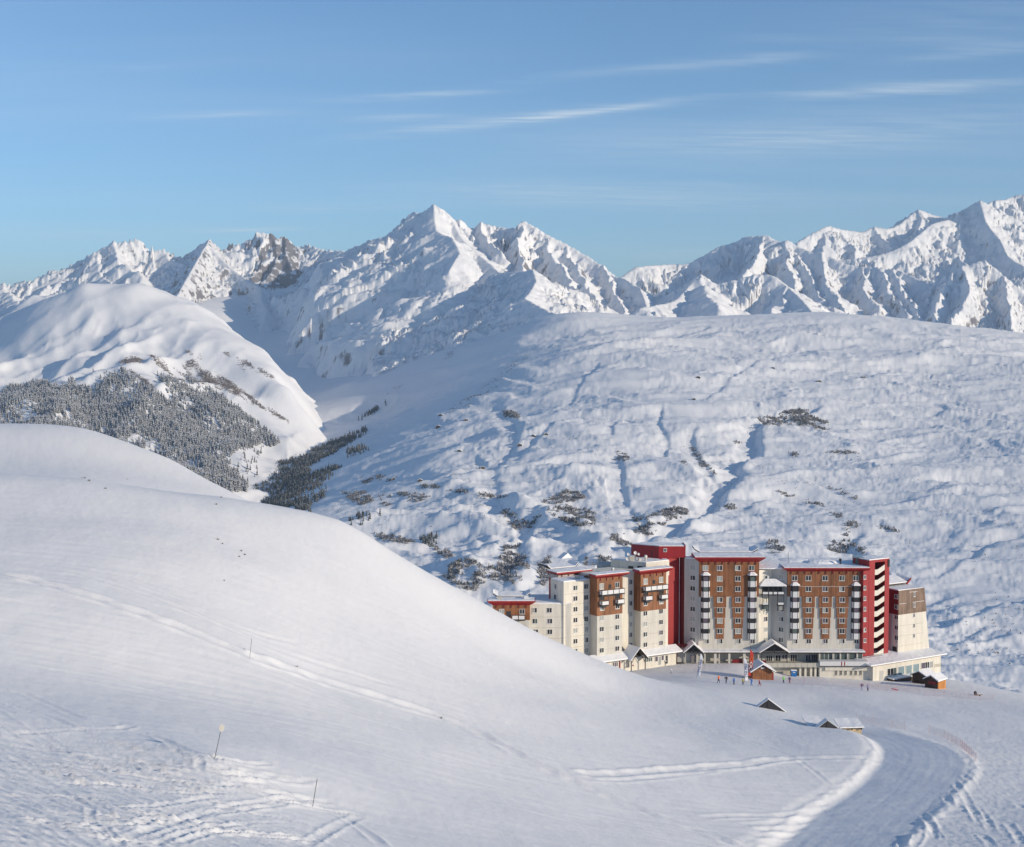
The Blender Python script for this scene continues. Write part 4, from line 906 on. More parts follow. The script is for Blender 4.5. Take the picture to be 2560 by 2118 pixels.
    for cx, ys in ((1228, (725, 830, 940, 1048, 1155)), (1384, (709, 815, 922, 1030, 1137)), (1668, (677, 782, 888, 994, 1098)), (1826, (660, 762, 870, 975, 1080))):
        for i, y in enumerate(ys): window(t, fT, *ZA(cx, y), o=.12 if i == 0 else 0)
    for cx, y in ((1225, 508), (1381, 494), (1668, 458), (1824, 441)): window(t, fT, *ZA(cx, y), o=.12, hm=1.5)
    for cx, y in ((1225, 612), (1384, 598), (1668, 566), (1826, 550)): window(t, fT, *ZA(cx, y), o=.12, hm=1.7, wm=1.5, kind=0, frame='dark')
    for cx, y in ((1308, 508), (1752, 462)): window(t, fT, *ZA(cx, y), o=.12, wm=.8, hm=1.0, kind=0, frame='dark')
    for c0, c1, y0, y1 in ((1203, 1435, 586, 532), (1642, 1873, 545, 492)):
        balcony_row(t, fT, fT.at(*ZA(c0, 550))[0], fT.at(*ZA(c1, 550))[0], fT.at(*ZA((c0 + c1) / 2, y0))[1], fT.at(*ZA((c0 + c1) / 2, y1))[1], 4, .123)
    for c0, c1, y0, y1 in ((1203, 1276, 697, 648), (1361, 1433, 680, 630), (1644, 1716, 648, 598), (1802, 1872, 632, 583)):
        balcony_row(t, fT, fT.at(*ZA(c0, 650))[0], fT.at(*ZA(c1, 650))[0], fT.at(*ZA((c0 + c1) / 2, y0))[1], fT.at(*ZA((c0 + c1) / 2, y1))[1], 1, .123)
        for cc in (c0 + 6, c1 - 6):
            a = fT.at(*ZA(cc, 600))[0]; za = fT.at(*ZA(cc, y1 + 10))[1]; part(t, 'balcony_post', M['dark'], lambda b: b.box(fT, a - .05, a + .05, 1.12, 1.22, za, za + 2.2))
        a = fT.at(*ZA((c0 + c1) / 2, 600))[0]; part(t, 'balcony_brace', M['dark'], lambda b: b.prism(fT, [(a - .7, fT.at(*ZA((c0 + c1) / 2, y0))[1] - .17), (a + .7, fT.at(*ZA((c0 + c1) / 2, y0))[1] - .17), (a + .4, fT.at(*ZA((c0 + c1) / 2, y0))[1] - .6), (a - .4, fT.at(*ZA((c0 + c1) / 2, y0))[1] - .6)], .3, .9))
    for y in (525, 632, 740, 850, 955, 1063, 1165): window(t, F2, *ZA(962, y))
    for y in (510, 620, 730, 838, 943, 1050, 1157): window(t, F2, *ZA(1070, y))
    for y in (463, 573, 680, 787, 890, 997, 1102): window(t, F2, *ZA(1516, y), o=.2, wm=1.0)
    fs = F2.turn(0, -59)
    def side(px, py): # the shaded end wall
        return fs
    for y in (510, 617): window(t, Fr(1409, 355.2, -59), *ZA(760, y), wm=1.3)
    joints(t, F2, .1, sT1a, -2, zA - .4); joints(t, fT, sT1a + .2, sT1b, -1, zw1 - .6); joints(t, fT, sT2a + .2, sT2b, -1, zw2 - .6)
    # roof house with dishes, and the rear roofs
    FP = F2.shift(.3); sP = FP.at(1615, 1420)[0]; sQ = FP.at(1673, 1420)[0]; zP = FP.at(1640, 1404.5)[1]; YC = FP.w(sP, 0, 0)[1]
    FLh = Fr(1615, YC, -31, 1420); sl_ = FLh.at(1527, 1420)[0]; FF = Fr(1615, YC, 0, 1420)
    def loc(p): return (p[0] - FF.O[0], -(p[1] - FF.O[1]))
    cL = loc(FLh.w(sl_, 0, 0)); cR = loc(FP.w(sQ, 0, 0)); plan = [(0, 0), cR, (cR[0] - 1, cR[1] - 6), (cL[0] + 2, cL[1] - 4), cL]
    part(t, 'roof_house', M['cream'], lambda b: b.slab(FF, plan, zT2 - 1.5, zP)); m_ = (cR[0] * .3, -4.0); ins = [(m_[0] + (p - m_[0]) * .97, m_[1] + (q - m_[1]) * .97) for p, q in plan]
    part(t, 'roof_snow', M['snow'], lambda b: b.slab(FF, ins, zP + .002, [zP + .12, zP + .22, zP + .2, zP + .15, zP + .12]))
    for px_ in (1577, 1600): window(t, FLh, px_, 1419.5, wm=1.5, hm=.9, kind=0, frame='dark')
    part(t, 'roof_house', M['grey'], lambda b: b.box(FF, cL[0] - 3.4, cL[0] + .5, cL[1] - 6, cL[1] - 1.5, zT2 - 1.5, zP - 1.4))
    FR = F2.shift(-7.0); a0, a1_ = FR.at(1396, 1430)[0], FR.at(1462, 1430)[0]; zR = FR.at(1420, 1437)[1]
    part(t, 'rear_tower', M['grey'], lambda b: b.box(FR, a0, a1_, -4, 0, zA - 3, zR)); cornice(t, FR, a0, a1_, zR, zR + 1.0, 1.5, 3.6)
    tilted_roof(t, FR, a0 + .4, a1_ - .2, -4.2, -8.5, zR + 1.2, zR + 1.7, 1.0, name='upturned_roof')
    part(t, 'skylight', M['snow'], lambda b: b.prism(FR, [(a1_ - 1.0, zR + 2.6), (a1_ + 2.6, zR + 2.6), (a1_ + 1.2, zR + 4.0)], -12, -9.9))
    part(t, 'vent', M['concrete'], lambda b: b.box(F2, 4.8, 5.9, -2.2, -1.2, zA + .2, zA + 1.0))
    part(t, 'vent', M['panel'], lambda b: b.ball(fT.w(sT1b - .6, -3.4, zT1c + .5), .45, .45, .5))
    # arcade of the wing: lean-to roof, wall, windows
    FA = F2.shift(5.6); tA = empty('arcade', FA.w(12, 0, 0), 'ground floor arcade with long snow covered lean-to roof in front of the angled wing', 'arcade')
    s0 = FA.at(1490, 1650)[0]; s1 = FA.at(1706, 1640)[0]; ze = FA.at(1640, 1638.5)[1]
    part(tA, 'wall', M['cream'], lambda b: b.box(FA, s0, s1 - 1.2, -2.3, -1.1, GZ + 4, ze - .05))
    zi = ze + 1.25
    gA0, gA1 = FA.at(1574, 1640)[0], FA.at(1609, 1640)[0]
    for x0, x1 in ((s0, gA0), (gA1, s1)):
        part(tA, 'roof', M['fascia'], lambda b: b.slab(FA, [(x0, .1), (x1, .1), (x1, -3.0), (x0, -3.0)], [ze - .15, ze - .15, zi - .15, zi - .15], [ze, ze, zi, zi]))
        part(tA, 'roof_snow', M['snow'], lambda b: b.slab(FA, [(x0, .12), (x1, .12), (x1, -2.98), (x0, -2.98)], [ze + .003, ze + .003, zi + .003, zi + .003], [ze + .32, ze + .32, zi + .3, zi + .3]))
    part(tA, 'wall', M['white'], lambda b: b.box(FA, gA0 - .3, gA1 + .3, -2.9, -1.3, GZ + 4, ze - .2))
    fg = FA.shift(.6); zr = fg.at(1590, 1622)[1]
    gable_roof(tA, fg, gA0 - .2, gA1 + .5, -4.2, .4, ze - .1, zr, .3, .16, .22, name='gable_roof')
    for a in (gA0 + .1, gA1 + .1): part(tA, 'post', M['dark'], lambda b: (b.box(fg, a - .1, a + .1, -.1, .1, -4.0, ze - .15), b.bar(fg.w(a, 0, ze - 1.3), fg.w((gA0 + gA1) / 2, 0, zr - .35), .07)))
    FW = FA.shift(-1.1)
    def opening(parent, f, x0, y0, x1, y1, n, mat, nm='glazing', zoom=None, bars=True):
        (p0, q0), (p1, q1) = zoom(x0, y0), zoom(x1, y1); pm, qm = (p0 + p1) / 2, (q0 + q1) / 2
        a0 = f.at(p0, qm)[0]; a1 = f.at(p1, qm)[0]; z1 = f.at(pm, q0)[1]; z0 = f.at(pm, q1)[1]
        o = part(parent, nm, M['frame'], lambda b: [b.box(f, a0 + (a1 - a0) * k / n - .05, a0 + (a1 - a0) * k / n + .05, .002, .1, z0, z1) for k in range(n + 1)] + [b.box(f, a0 + .051, a1 - .051, .002, .08, z1 - .08, z1), b.box(f, a0 + .051, a1 - .051, .002, .08, z0, z0 + .08)])
        for k in range(n): part(o, 'pane', mat, lambda b: b.box(f, a0 + (a1 - a0) * k / n + .052, a0 + (a1 - a0) * (k + 1) / n - .052, .003, .04, z0 + .082, z1 - .082))
        return o
    ZE = lambda x, y: (1440 + x / 7.0, 1600 + y / 7.0)
    opening(tA, FW, 1190, 305, 1335, 385, 4, G[2], zoom=ZE); opening(tA, FW, 1380, 285, 1430, 380, 1, G[3], zoom=ZE); opening(tA, FW, 1490, 270, 1535, 360, 1, G[3], zoom=ZE)
    opening(tA, FW, 1438, 285, 1485, 440, 1, G[1], 'door', ZE); opening(tA, FW, 1565, 265, 1605, 420, 1, G[0], 'door', ZE); opening(tA, FW, 875, 350, 935, 490, 2, G[0], 'door', ZE); opening(tA, FW, 640, 385, 730, 470, 3, G[3], zoom=ZE)
    part(tA, 'red_post', M['red'], lambda b: b.box(FW, FW.at(1548, 1660)[0], FW.at(1550, 1660)[0], .01, .2, -3.5, ze - .3)); part(tA, 'sign', M['red'], lambda b: b.ball(fg.w(gA0 + .5, .2, ze - 1.6), .22, .06, .22))
    # --- red lift tower
    F4z = Fr(1747, 372, 0).at(1700, 1612)[1]
    FB = Fr(1673, 374.2, 31); zt_ = FB.at(1690, 1365.5)[1]; zb_ = FB.at(1690, 1398)[1]
    t = empty('lift_tower', FB.w(2, 0, 0), 'tall plain red lift tower with a wider overhanging head, highest part of the hotel', 'tower')
    FH = Fr(1647, 374.6, 0, 1380); hs = FH.at(1714, 1380)[0]; zt_ = FH.at(1680, 1366)[1]; zb_ = FH.at(1680, 1399)[1]
    FLf = Fr(1647, 374.6, -31, 1380); sl_ = FLf.at(1578, 1380)[0]; pl = FLf.w(sl_, 0, 0); lx, ly = pl[0] - FH.O[0], -(pl[1] - FH.O[1])
    plan = [(0, 0), (hs, 0), (hs, -5.5), (lx + 3.5, ly - 3.5), (lx, ly)]; c_ = (hs * .4, -2.6); ins = [(c_[0] + (a - c_[0]) * .965, c_[1] + (o - c_[1]) * .965) for a, o in plan]
    part(t, 'head', M['red'], lambda b: b.slab(FH, plan, [zb_, zb_ + .65, zb_ + .65, zb_, zb_], zt_)); part(t, 'roof_snow', M['snow'], lambda b: b.slab(FH, ins, zt_ + .002, zt_ + .2))
    part(t, 'parapet', M['red'], lambda b: b.box(FH, hs - .25, hs + .02, -5.4, .03, zt_ - .4, zt_ + .32))
    a, z = FH.at(1663, 1375.5); part(t, 'porthole', M['frame'], lambda b: b.box(FH, a - .45, a + .45, .002, .12, z - .5, z + .5)); part(t, 'porthole_glass', G[2], lambda b: b.box(FH, a - .33, a + .33, .122, .14, z - .38, z + .38))
    part(t, 'seam', M['dark'], lambda b: b.box(FLf, -2.2, -1.95, .002, .05, zb_ + .2, zt_ - 1.2))
    s2 = FB.at(1698, 1500)[0]; part(t, 'shaft', M['red'], lambda b: b.box(FB, -2.5, s2, -5, 0, GZ, zb_ + .3))
    FC = Fr(1698.5, 376.9, -32); s3 = FC.at(1712, 1500)[0]; part(t, 'shaft_wing', M['deepred'], lambda b: b.box(FC, 0, s3 + .5, -2.5, 0, -3, zb_ + .3))  # darker red puts the shade of this left-facing side into the colour
    part(t, 'base_band', M['deepred'], lambda b: b.box(Fr(1696, 370.6, 0), 0, 5.2, -1.5, 0, F4z - .3, F4z + .25))
    # --- central block
    F4 = Fr(1747, 372, 0); w4 = F4.at(1897, 1500)[0]; zc = F4.at(1820, 1404.8)[1]; zc1 = F4.at(1820, 1391.5)[1]; zm = F4.at(1820, 1491.5)[1]
    t = empty('hotel_block', F4.w(8, 0, 0), 'central hotel block with rust timber top, two glazed bay shafts and a red flared roof', 'building')
    part(t, 'wall', M['white'], lambda b: b.box(F4, 0, w4, -14, 0, GZ, zm)); part(t, 'timber_cladding', M['timber'], lambda b: b.box(F4, 0, w4, -12, .14, zm + .003, zc))
    cornice(t, F4, 0, w4, zc, zc1, 1.4, 6, .14); tilted_roof(t, F4, 1.2, w4 - .8, -6.4, -11.5, zc1 + .25, zc1 + .8, 1.6, name='upturned_roof')
    FS = Fr(1747, 371.95, -31); sl = FS.at(1710.5, 1500)[0]; zs = FS.at(1730, 1398)[1]
    part(t, 'side_wall', M['grey'], lambda b: b.box(FS, sl, -.03, -5, 0, GZ, zs)); part(t, 'roof_snow', M['snow'], lambda b: b.slab(FS, [(sl + .1, -.1), (-.1, -.1), (-.1, -4.9), (sl + .1, -4.9)], zs + .002, zs + .3))  # grey puts the shade of this left-facing wall into the render colour
    for y in (360, 478, 600, 715, 835, 950, 1070, 1188): window(t, FS, *ZB(146, y), wm=1.5)
    def shaft_windows(t, F, cols, rows, last, tops, bay_cols):
        for cx in cols:
            for y in rows: window(t, F, cx, y, o=.14, wm=1.3)
            window(t, F, cx, last, wm=1.25)
        for cx in tops: window(t, F, cx, rows[0] - 0, o=.14, wm=1.3) if cx not in cols else None
        for cx in bay_cols: window(t, F, cx, last, wm=1.25)
    def stepped(t, F, cx):
        for k, (hw, y0, y1) in enumerate(((15.6, 1491.8, 1518.2), (13.6, 1518.6, 1544.4), (11.6, 1544.8, 1570.8), (9.8, 1571.2, 1597))):
            a0, z1 = F.at(cx - hw, y0); a1, z0 = F.at(cx + hw, y1)
            part(t, 'timber_panel', M['timber'], lambda b: b.box(F, a0, a1, .002, .42 - k * .07, z0, z1 - .02)); part(t, 'drip_edge', M['frame'], lambda b: b.box(F, a0 - .05, a1 + .05, .002, .47 - k * .07, z0 - .055, z0 - .003)) if k < 3 else None
    def bay(t, F, cx, ytop, first):
        """half hexagonal glazed oriel shaft"""
        a = F.at(cx, 1500)[0]; h1, h2, d = .72, 1.18, .85; zt = F.at(cx, ytop)[1]; z0 = F.at(cx, 1597)[1]
        pl = [(a - h2, .002), (a - h1, d), (a + h1, d), (a + h2, .002)]
        o = part(t, 'bay_window', M['dark'], lambda b: b.slab(F, [(a - h2 + .04, .003), (a - h1 + .03, d - .05), (a + h1 - .03, d - .05), (a + h2 - .04, .003)], z0, zt))
        part(o, 'corner_bar', M['dark'], lambda b: [b.bar(F.w(x, q, z0), F.w(x, q, zt), .075) for x, q in pl])
        nrow = int(round((1597 - first) / 26.15)) + 1
        zz = [F.at(cx, first + 26.15 * k)[1] for k in range(nrow)]
        for k in range(nrow):
            zb = F.at(cx, first + 26.15 * k + 1.5)[1]; ztp = F.at(cx, first + 26.15 * k - 13)[1]
            if zb < z0 - .3: continue
            part(o, 'panel', M['panel'], lambda b: b.box(F, a - h1 + .1, a + h1 - .1, d - .04, d + .03, zb, ztp))
            for sg in (-1, 1):
                x0, x1 = a + sg * (h1 + .03), a + sg * (h2 - .08)
                part(o, 'side_panel', M['panel'], lambda b: b.add([F.w(x0, d - .03, zb), F.w(x1, .12, zb), F.w(x1, .12, ztp), F.w(x0, d - .03, ztp), F.w(x0 + sg * .05, d, zb), F.w(x1 + sg * .05, .14, zb), F.w(x1 + sg * .05, .14, ztp), F.w(x0 + sg * .05, d, ztp)], [(0, 1, 2, 3), (7, 6, 5, 4), (0, 4, 5, 1), (1, 5, 6, 2), (2, 6, 7, 3), (3, 7, 4, 0)]))
            part(o, 'pane', G[random.choice((0, 0, 2, 3))], lambda b: b.box(F, a - h1 + .12, a + h1 - .12, d - .045, d - .02, ztp + .06, ztp + 1.15))
        # little hipped roof under snow
        e = [(a - h2 - .3, .15), (a - h1 - .15, d + .3), (a + h1 + .15, d + .3), (a + h2 + .3, .15)]
        part(o, 'roof', M['snow'], lambda b: b.add([F.w(x, q, zt + .05) for x, q in e] + [F.w(a - .35, .15, zt + 1.0), F.w(a + .35, .15, zt + 1.0)], [(0, 1, 4), (1, 2, 5, 4), (2, 3, 5), (0, 4, 5, 3), (0, 3, 2, 1)]))
        part(o, 'ridge_cap', M['red'], lambda b: b.bar(F.w(a - .6, .2, zt + 1.0), F.w(a + .6, .2, zt + 1.0), .09))
        part(o, 'eave', M['fascia'], lambda b: b.slab(F, e, zt - .06, zt + .045))
    rows4 = [1340 + y / 4.57 for y in (365, 487, 605, 725, 845, 965, 1085)]
    for cx in (1799.3, 1845): stepped(t, F4, cx)
    for cx in (1799, 1844.5):
        for i, y in enumerate(rows4): window(t, F4, cx, y, wm=1.5, hm=1.38, o=.14 if i < 3 else .44 - (i - 3) * .07)
        window(t, F4, cx + 1.5, 1603.3, wm=1.3)
    for cx in (1763.5, 1878.5): window(t, F4, cx, rows4[0], wm=1.5, hm=1.38, o=.14)
    for cx in (1766.5, 1881.5): window(t, F4, cx, 1603.3, wm=1.3)
    for cx in (1763.5, 1880): bay(t, F4, cx, 1438, 1465)
    # --- recessed link with hanging balconies
    FL = Fr(1897.2, 372.6, 31); sL = FL.at(1928, 1500)[0]; YL = FL.w(sL, 0, 0)[1]; FR_ = Fr(1928, YL, -31); sR = FR_.at(1972, 1500)[0]
    t = empty('hotel_block', FL.w(3, 0, 0), 'narrow recessed hotel link between the two timber topped blocks, with snow roofed hanging balconies', 'building')
    zk = FL.at(1915, 1424)[1]
    part(t, 'wall', M['cream'], lambda b: b.box(FL, -.6, sL, -6, 0, GZ, zk)); part(t, 'wall', M['grey'], lambda b: b.box(FR_, .003, sR + .6, -6, 0, GZ, zk + .3))  # sunlit wall cream, shaded wall grey: the shade is put into the colour
    part(t, 'roof_snow', M['snow'], lambda b: b.slab(Fr(1897, 371.5, 0), [(-1, -1.2), (8.6, -1.2), (8.6, -16), (-1, -16)], zk + .303, [zk + .5, zk + .7, zk + 1.6, zk + 1.9]))
    for y in (470, 835, 950, 1070, 1188): window(t, FL, *ZB(978, y), wm=1.3); window(t, FR_, *ZB(1155, y), wm=1.4)
    FK = Fr(1901, 371.6, 0)
    ab = lambda x: FK.at(*ZB(x, 650))[0]; zz = lambda y: FK.at(*ZB(1060, y))[1]
    bal = part(t, 'balcony', M['dark'], lambda b: (b.box(FK, ab(935), ab(1190), -1.6, 0, zz(680), zz(672)), [b.box(FK, ab(x) - .08, ab(x) + .08, -.2, .0, zz(860 if x in (940, 1012, 1118, 1188) else 675), zz(575)) for x in (940, 1012, 1063, 1118, 1188)], b.box(FK, ab(938), ab(1014), -1.5, 0, zz(800), zz(792)), b.box(FK, ab(1116), ab(1190), -1.5, 0, zz(800), zz(792)), b.box(FK, ab(920), ab(1205), -1.8, .05, zz(584), zz(574)), b.box(FK, ab(950), ab(1180), -1.9, -1.6, zz(672), zz(584))))
    for x0, x1, y0, y1 in ((945, 1006, 640, 666), (1017, 1056, 640, 666), (1070, 1110, 640, 666), (1122, 1184, 640, 666), (946, 1007, 762, 786), (1122, 1184, 762, 786)):
        part(bal, 'panel', M['panel'], lambda b: b.box(FK, ab(x0), ab(x1), .003, .08, zz(y1), zz(y0)))
    part(bal, 'pane', G[2], lambda b: b.box(FK, ab(948), ab(1008), -1.0, -.8, zz(845), zz(800))); part(bal, 'pane', G[1], lambda b: b.box(FK, ab(1120), ab(1184), -1.0, -.8, zz(855), zz(800)))
    part(t, 'balcony_roof', M['snow'], lambda b: b.add([FK.w(ab(908), .4, zz(573)), FK.w(ab(1218), .4, zz(573)), FK.w(ab(1218), -3, zz(540)), FK.w(ab(908), -3, zz(540)), FK.w(ab(985), -1.6, zz(500)), FK.w(ab(1095), -1.6, zz(500))], [(0, 1, 5, 4), (1, 2, 5), (2, 3, 4, 5), (3, 0, 4), (0, 3, 2, 1)]))
    part(t, 'chimney', M['panel'], lambda b: b.box(FK, ab(1010), ab(1030), -2.2, -1.7, zz(510), zz(470)))
    # --- right timber block
    F5 = Fr(1968.5, 372, 0); w5 = F5.at(2159, 1500)[0]; zc = F5.at(2060, 1428.8)[1]; zc1 = F5.at(2060, 1418.2)[1]
    t = empty('hotel_block', F5.w(10, 0, 0), 'broad hotel block with rust timber top and three stepped timber columns', 'building')
    part(t, 'wall', M['white'], lambda b: b.box(F5, 0, w5, -16, 0, GZ, zm)); part(t, 'timber_cladding', M['timber'], lambda b: b.box(F5, 0, w5 + .05, -16, .14, zm + .003, zc))
    cornice(t, F5, 0, w5, zc, zc1, 1.35, 16, .14)
    part(t, 'drip_edge', M['frame'], lambda b: b.box(F5, 3.0, w5 - .5, .143, .2, F5.at(2060, 1466.6)[1], F5.at(2060, 1466.0)[1]))
    part(t, 'snow_drift', M['snow'], lambda b: b.ball(F5.w(10.5, -7, zc1), 5.0, 3.2, 1.15)); part(t, 'snow_drift', M['snow'], lambda b: b.ball(F5.w(3.5, -11, zc1), 5.0, 4, .8))
    for cx in (2021, 2063, 2105): stepped(t, F5, cx)
    rows5 = [1340 + y / 4.57 for y in (482, 605, 725, 845, 965, 1085)]
    for cx in (2020.7, 2062.5, 2104.5):
        for i, y in enumerate(rows5): window(t, F5, cx, y, wm=1.5, hm=1.38, o=.14 if i < 2 else .44 - (i - 2) * .07, kind=0 if (cx > 2100 and i == 5) else None)
        window(t, F5, cx + 1.2, 1603.3, wm=1.3)
    for cx in (1986.3, 2139): window(t, F5, cx, rows5[0], wm=1.5, hm=1.38, o=.14)
    for cx in (1988, 2141): window(t, F5, cx, 1603.3, wm=1.3)
    bay(t, F5, 1986.7, 1463.5, 1491); bay(t, F5, 2139.7, 1463.5, 1491)
    part(t, 'roof_vent', M['dark'], lambda b: (b.bar(F5.w(15, -4, zc1), F5.w(15, -4, zc1 + 1.1), .2), b.ball(F5.w(15, -4, zc1 + 1.35), .42, .42, .42)))
    part(t, 'roof_cabin', G[2], lambda b: b.box(F5, 19.2, 21.4, -8, -3.5, zc1, zc1 + 2.1)); part(t, 'mast', M['dark'], lambda b: b.bar(F5.w(1.3, -6, zc1), F5.w(1.3, -6, zc1 + 3.2), .05))
    # --- stair tower
    F6 = Fr(2157.8, 371.0, 31); s0 = F6.at(2172, 1500)[0]; s1 = F6.at(2186, 1500)[0]; s2 = F6.at(2211, 1500)[0]; s3 = F6.at(2222, 1500)[0]
    zt_ = F6.at(2197, 1399)[1]; zl = F6.at(2165, 1427)[1]; zb6 = F6.at(2190, 1645)[1] - .6; zo = F6.at(2198, 1405)[1]
    t = empty('stair_tower', F6.w(5, 0, 0), 'bright red stair tower with open zigzag of cream stair parapets', 'tower')
    part(t, 'wall', M['red'], lambda b: (b.box(F6, .02, s0, -6, 0, zb6, zl), b.box(F6, s0 + .003, s1, -6, .05, zb6, zt_), b.box(F6, s2, s3, -6, .05, zb6, zt_), b.box(F6, s1 + .003, s2 - .003, -6, .048, zo, zt_ - .003)))
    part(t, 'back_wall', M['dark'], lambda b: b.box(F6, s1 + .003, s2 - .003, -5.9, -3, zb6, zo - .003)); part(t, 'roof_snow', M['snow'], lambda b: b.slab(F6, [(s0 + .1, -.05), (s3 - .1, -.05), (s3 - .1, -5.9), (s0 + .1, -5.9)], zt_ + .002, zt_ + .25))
    part(t, 'lamp', M['dark'], lambda b: b.box(F6, s3 - .6, s3 - .1, .052, .3, zt_ - 2.2, zt_ - .3))
    yy = [(240 + 116.2 * k) for k in range(9)]
    for k, y in enumerate(yy):
        zl_, zr_ = F6.at(*ZC(565, y + 62))[1], F6.at(*ZC(668, y + 4))[1]; h = 1.42; m_ = s1 + (s2 - s1) * .3
        part(t, 'stair_parapet', M['cream'], lambda b: b.prism(F6, [(s1 + .01, zl_), (m_, zl_), (s2 - .01, zr_), (s2 - .01, zr_ + h), (m_, zl_ + h), (s1 + .01, zl_ + h)], -.25, -.02))
        part(t, 'stair_flight', M['concrete'], lambda b: b.prism(F6, [(s1 + .01, zl_ - .15), (m_, zl_ - .15), (s2 - .01, zr_ - .15), (s2 - .01, zr_ + .02), (m_, zl_ + .02), (s1 + .01, zl_ + .02)], -2.8, -1.2))
    for y in (325, 445, 562, 680, 797, 912, 1030): window(t, F6, *ZC(453, y), wm=.9, hm=1.1)
    # --- brown topped end block
    F7 = Fr(2246.4, 376.8, 31); s1 = F7.at(2309.5, 1480)[0]; z1 = F7.at(2278, 1473.5)[1]; zw = F7.at(2280, 1533)[1]; zb = F7.at(2285, 1636)[1] - 1
    s1b = F7.at(2324.5, 1630)[0]; sm = s1 + (s1b - s1) * (z1 - zw) / (z1 - zb)
    t = empty('hotel_block', F7.w(5, 0, 0), 'end block of the hotel with brown upper storeys, right of the stair tower', 'building')
    part(t, 'wall', M['cream'], lambda b: b.prism(F7, [(0, zb), (s1b, zb), (sm, zw), (0, zw)], -9, 0)); part(t, 'brown_cladding', M['brown'], lambda b: b.prism(F7, [(-.05, zw + .003), (sm + .1, zw + .003), (s1 + .1, z1), (-.05, z1)], -9, .1))
    fsd = Fr(2246.4, 376.8, -59)
    part(t, 'red_side', M['deepred'], lambda b: b.box(fsd, -6.5, -.16, 0.003, .11, zw + .003, z1 - .002)); part(t, 'pilaster', M['grey'], lambda b: b.box(fsd, -4.2, -2.0, .003, .3, zb, zw - .01)); part(t, 'porch', M['dark'], lambda b: b.box(fsd, -1.9, -.4, .003, .06, zb + .4, zb + 3.6))  # deep red of the side holds its shade in the colour
    part(t, 'roof_snow', M['snow'], lambda b: b.slab(F7, [(0, -.1), (s1 - .1, -.1), (s1 - .1, -8.9), (0, -8.9)], z1 + .002, [z1 + .25, z1 + .12, z1 + .3, z1 + .3]))
    joints(t, F7, .1, s1 - .1, zb + 1, zw - .3)
    tilted_roof(t, F7, .3, s1 - 1.0, -5, -9.5, z1 + .9, z1 + 2.2, .9, name='upturned_roof'); part(t, 'red_gable', M['red'], lambda b: b.prism(F7, [(s1 - 1.3, z1 + .35), (s1 + .1, z1 + 1.6), (s1 + .2, z1 + 2.0), (s1 - .2, z1 + 1.9), (s1 - 1.5, z1 + .8)], -5.2, -4.7))
    for y in (518, 635, 750, 865, 978): window(t, F7, *ZC(1002, y), wm=.75, hm=1.15, o=.1 if y < 700 else 0, kind=0)
    for y in (540, 655, 772, 886, 1000): window(t, fsd, *ZC(808, y), wm=1.3, hm=1.2, o=.11 if y < 700 else .003, kind=0)
    for y in (818, 935, 1048): window(t, fsd, *ZC(808, y), wm=.6, hm=.5, o=.003)
    for x0, x1, y in ((945, 1038, 492), (835, 912, 624), (980, 1110, 604)):
        part(t, 'gutter', M['frame'], lambda b: b.box(F7, F7.at(*ZC(x0, y))[0], F7.at(*ZC(x1, y))[0], .103, .2, F7.at(*ZC(x0, y))[1] - .05, F7.at(*ZC(x0, y))[1] + .04))
    # --- front arcade of the central blocks
    FQ = Fr(1711, 368.9, 0); q = lambda px, py=1640: FQ.at(px, py)[0]; zE = FQ.at(1800, 1631)[1]; zI = FQ.shift(-3.08).at(1800, 1621.5)[1] - .22
    t = empty('arcade', FQ.w(10, 0, 0), 'long shaded ground floor arcade with snowy lean-to roof below the two timber topped blocks', 'arcade')
    for x0, x1 in ((q(1752), q(1903)), (q(1968), q(2163))):
        part(t, 'roof', M['fascia'], lambda b: b.slab(FQ, [(x0, .1), (x1, .1), (x1, -3.2), (x0, -3.2)], [zE - .3, zE - .3, zI - .3, zI - .3], [zE, zE, zI, zI]))
        part(t, 'roof_snow', M['snow'], lambda b: b.slab(FQ, [(x0, .12), (x1, .12), (x1, -3.08), (x0, -3.08)], [zE + .003] * 2 + [zI + .003] * 2, [zE + .25] * 2 + [zI + .22] * 2))
    zg = FQ.at(1800, 1659)[1]
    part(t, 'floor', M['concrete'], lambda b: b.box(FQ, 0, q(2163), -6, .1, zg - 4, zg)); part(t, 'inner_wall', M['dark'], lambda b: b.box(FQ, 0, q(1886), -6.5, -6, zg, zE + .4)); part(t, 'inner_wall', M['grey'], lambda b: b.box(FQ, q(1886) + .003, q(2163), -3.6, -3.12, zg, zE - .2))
    for p0, p1 in ((1741, 1745), (1761, 1764), (1785, 1791.5), (1797, 1799.5), (1821, 1826), (1858, 1864.5), (1894.5, 1898.5)):
        part(t, 'column', M['white'], lambda b: b.box(FQ, q(p0), q(p1), -.5, -.05, zg, zE - .31))
    part(t, 'service_wall', M['concrete'], lambda b: b.box(FQ, q(1827), q(1855), -3.4, -3.2, zg + .8, zE - .5)); part(t, 'bench_back', M['deepred'], lambda b: b.box(FQ, q(1832), q(1858), -1.0, -.6, zg, zg + .95)); part(t, 'bench_back', M['deepred'], lambda b: b.box(FQ, q(1900), q(1915), .3, .6, zg, zg + .9))
    ZBf = ZB
    fI = FQ.shift(-3.1)
    for x0, y0, x1, y1, n, mt in ((985, 1365, 1055, 1440, 3, G[0]), (1090, 1360, 1150, 1440, 2, G[0]), (1165, 1355, 1225, 1410, 2, G[3]), (1262, 1355, 1335, 1440, 3, G[0]), (1435, 1355, 1490, 1435, 2, G[3]), (1500, 1355, 1565, 1440, 3, G[3])): opening(t, fI, x0, y0, x1, y1, n, mt, 'door', ZBf)
    fJ = FQ.shift(-.4)
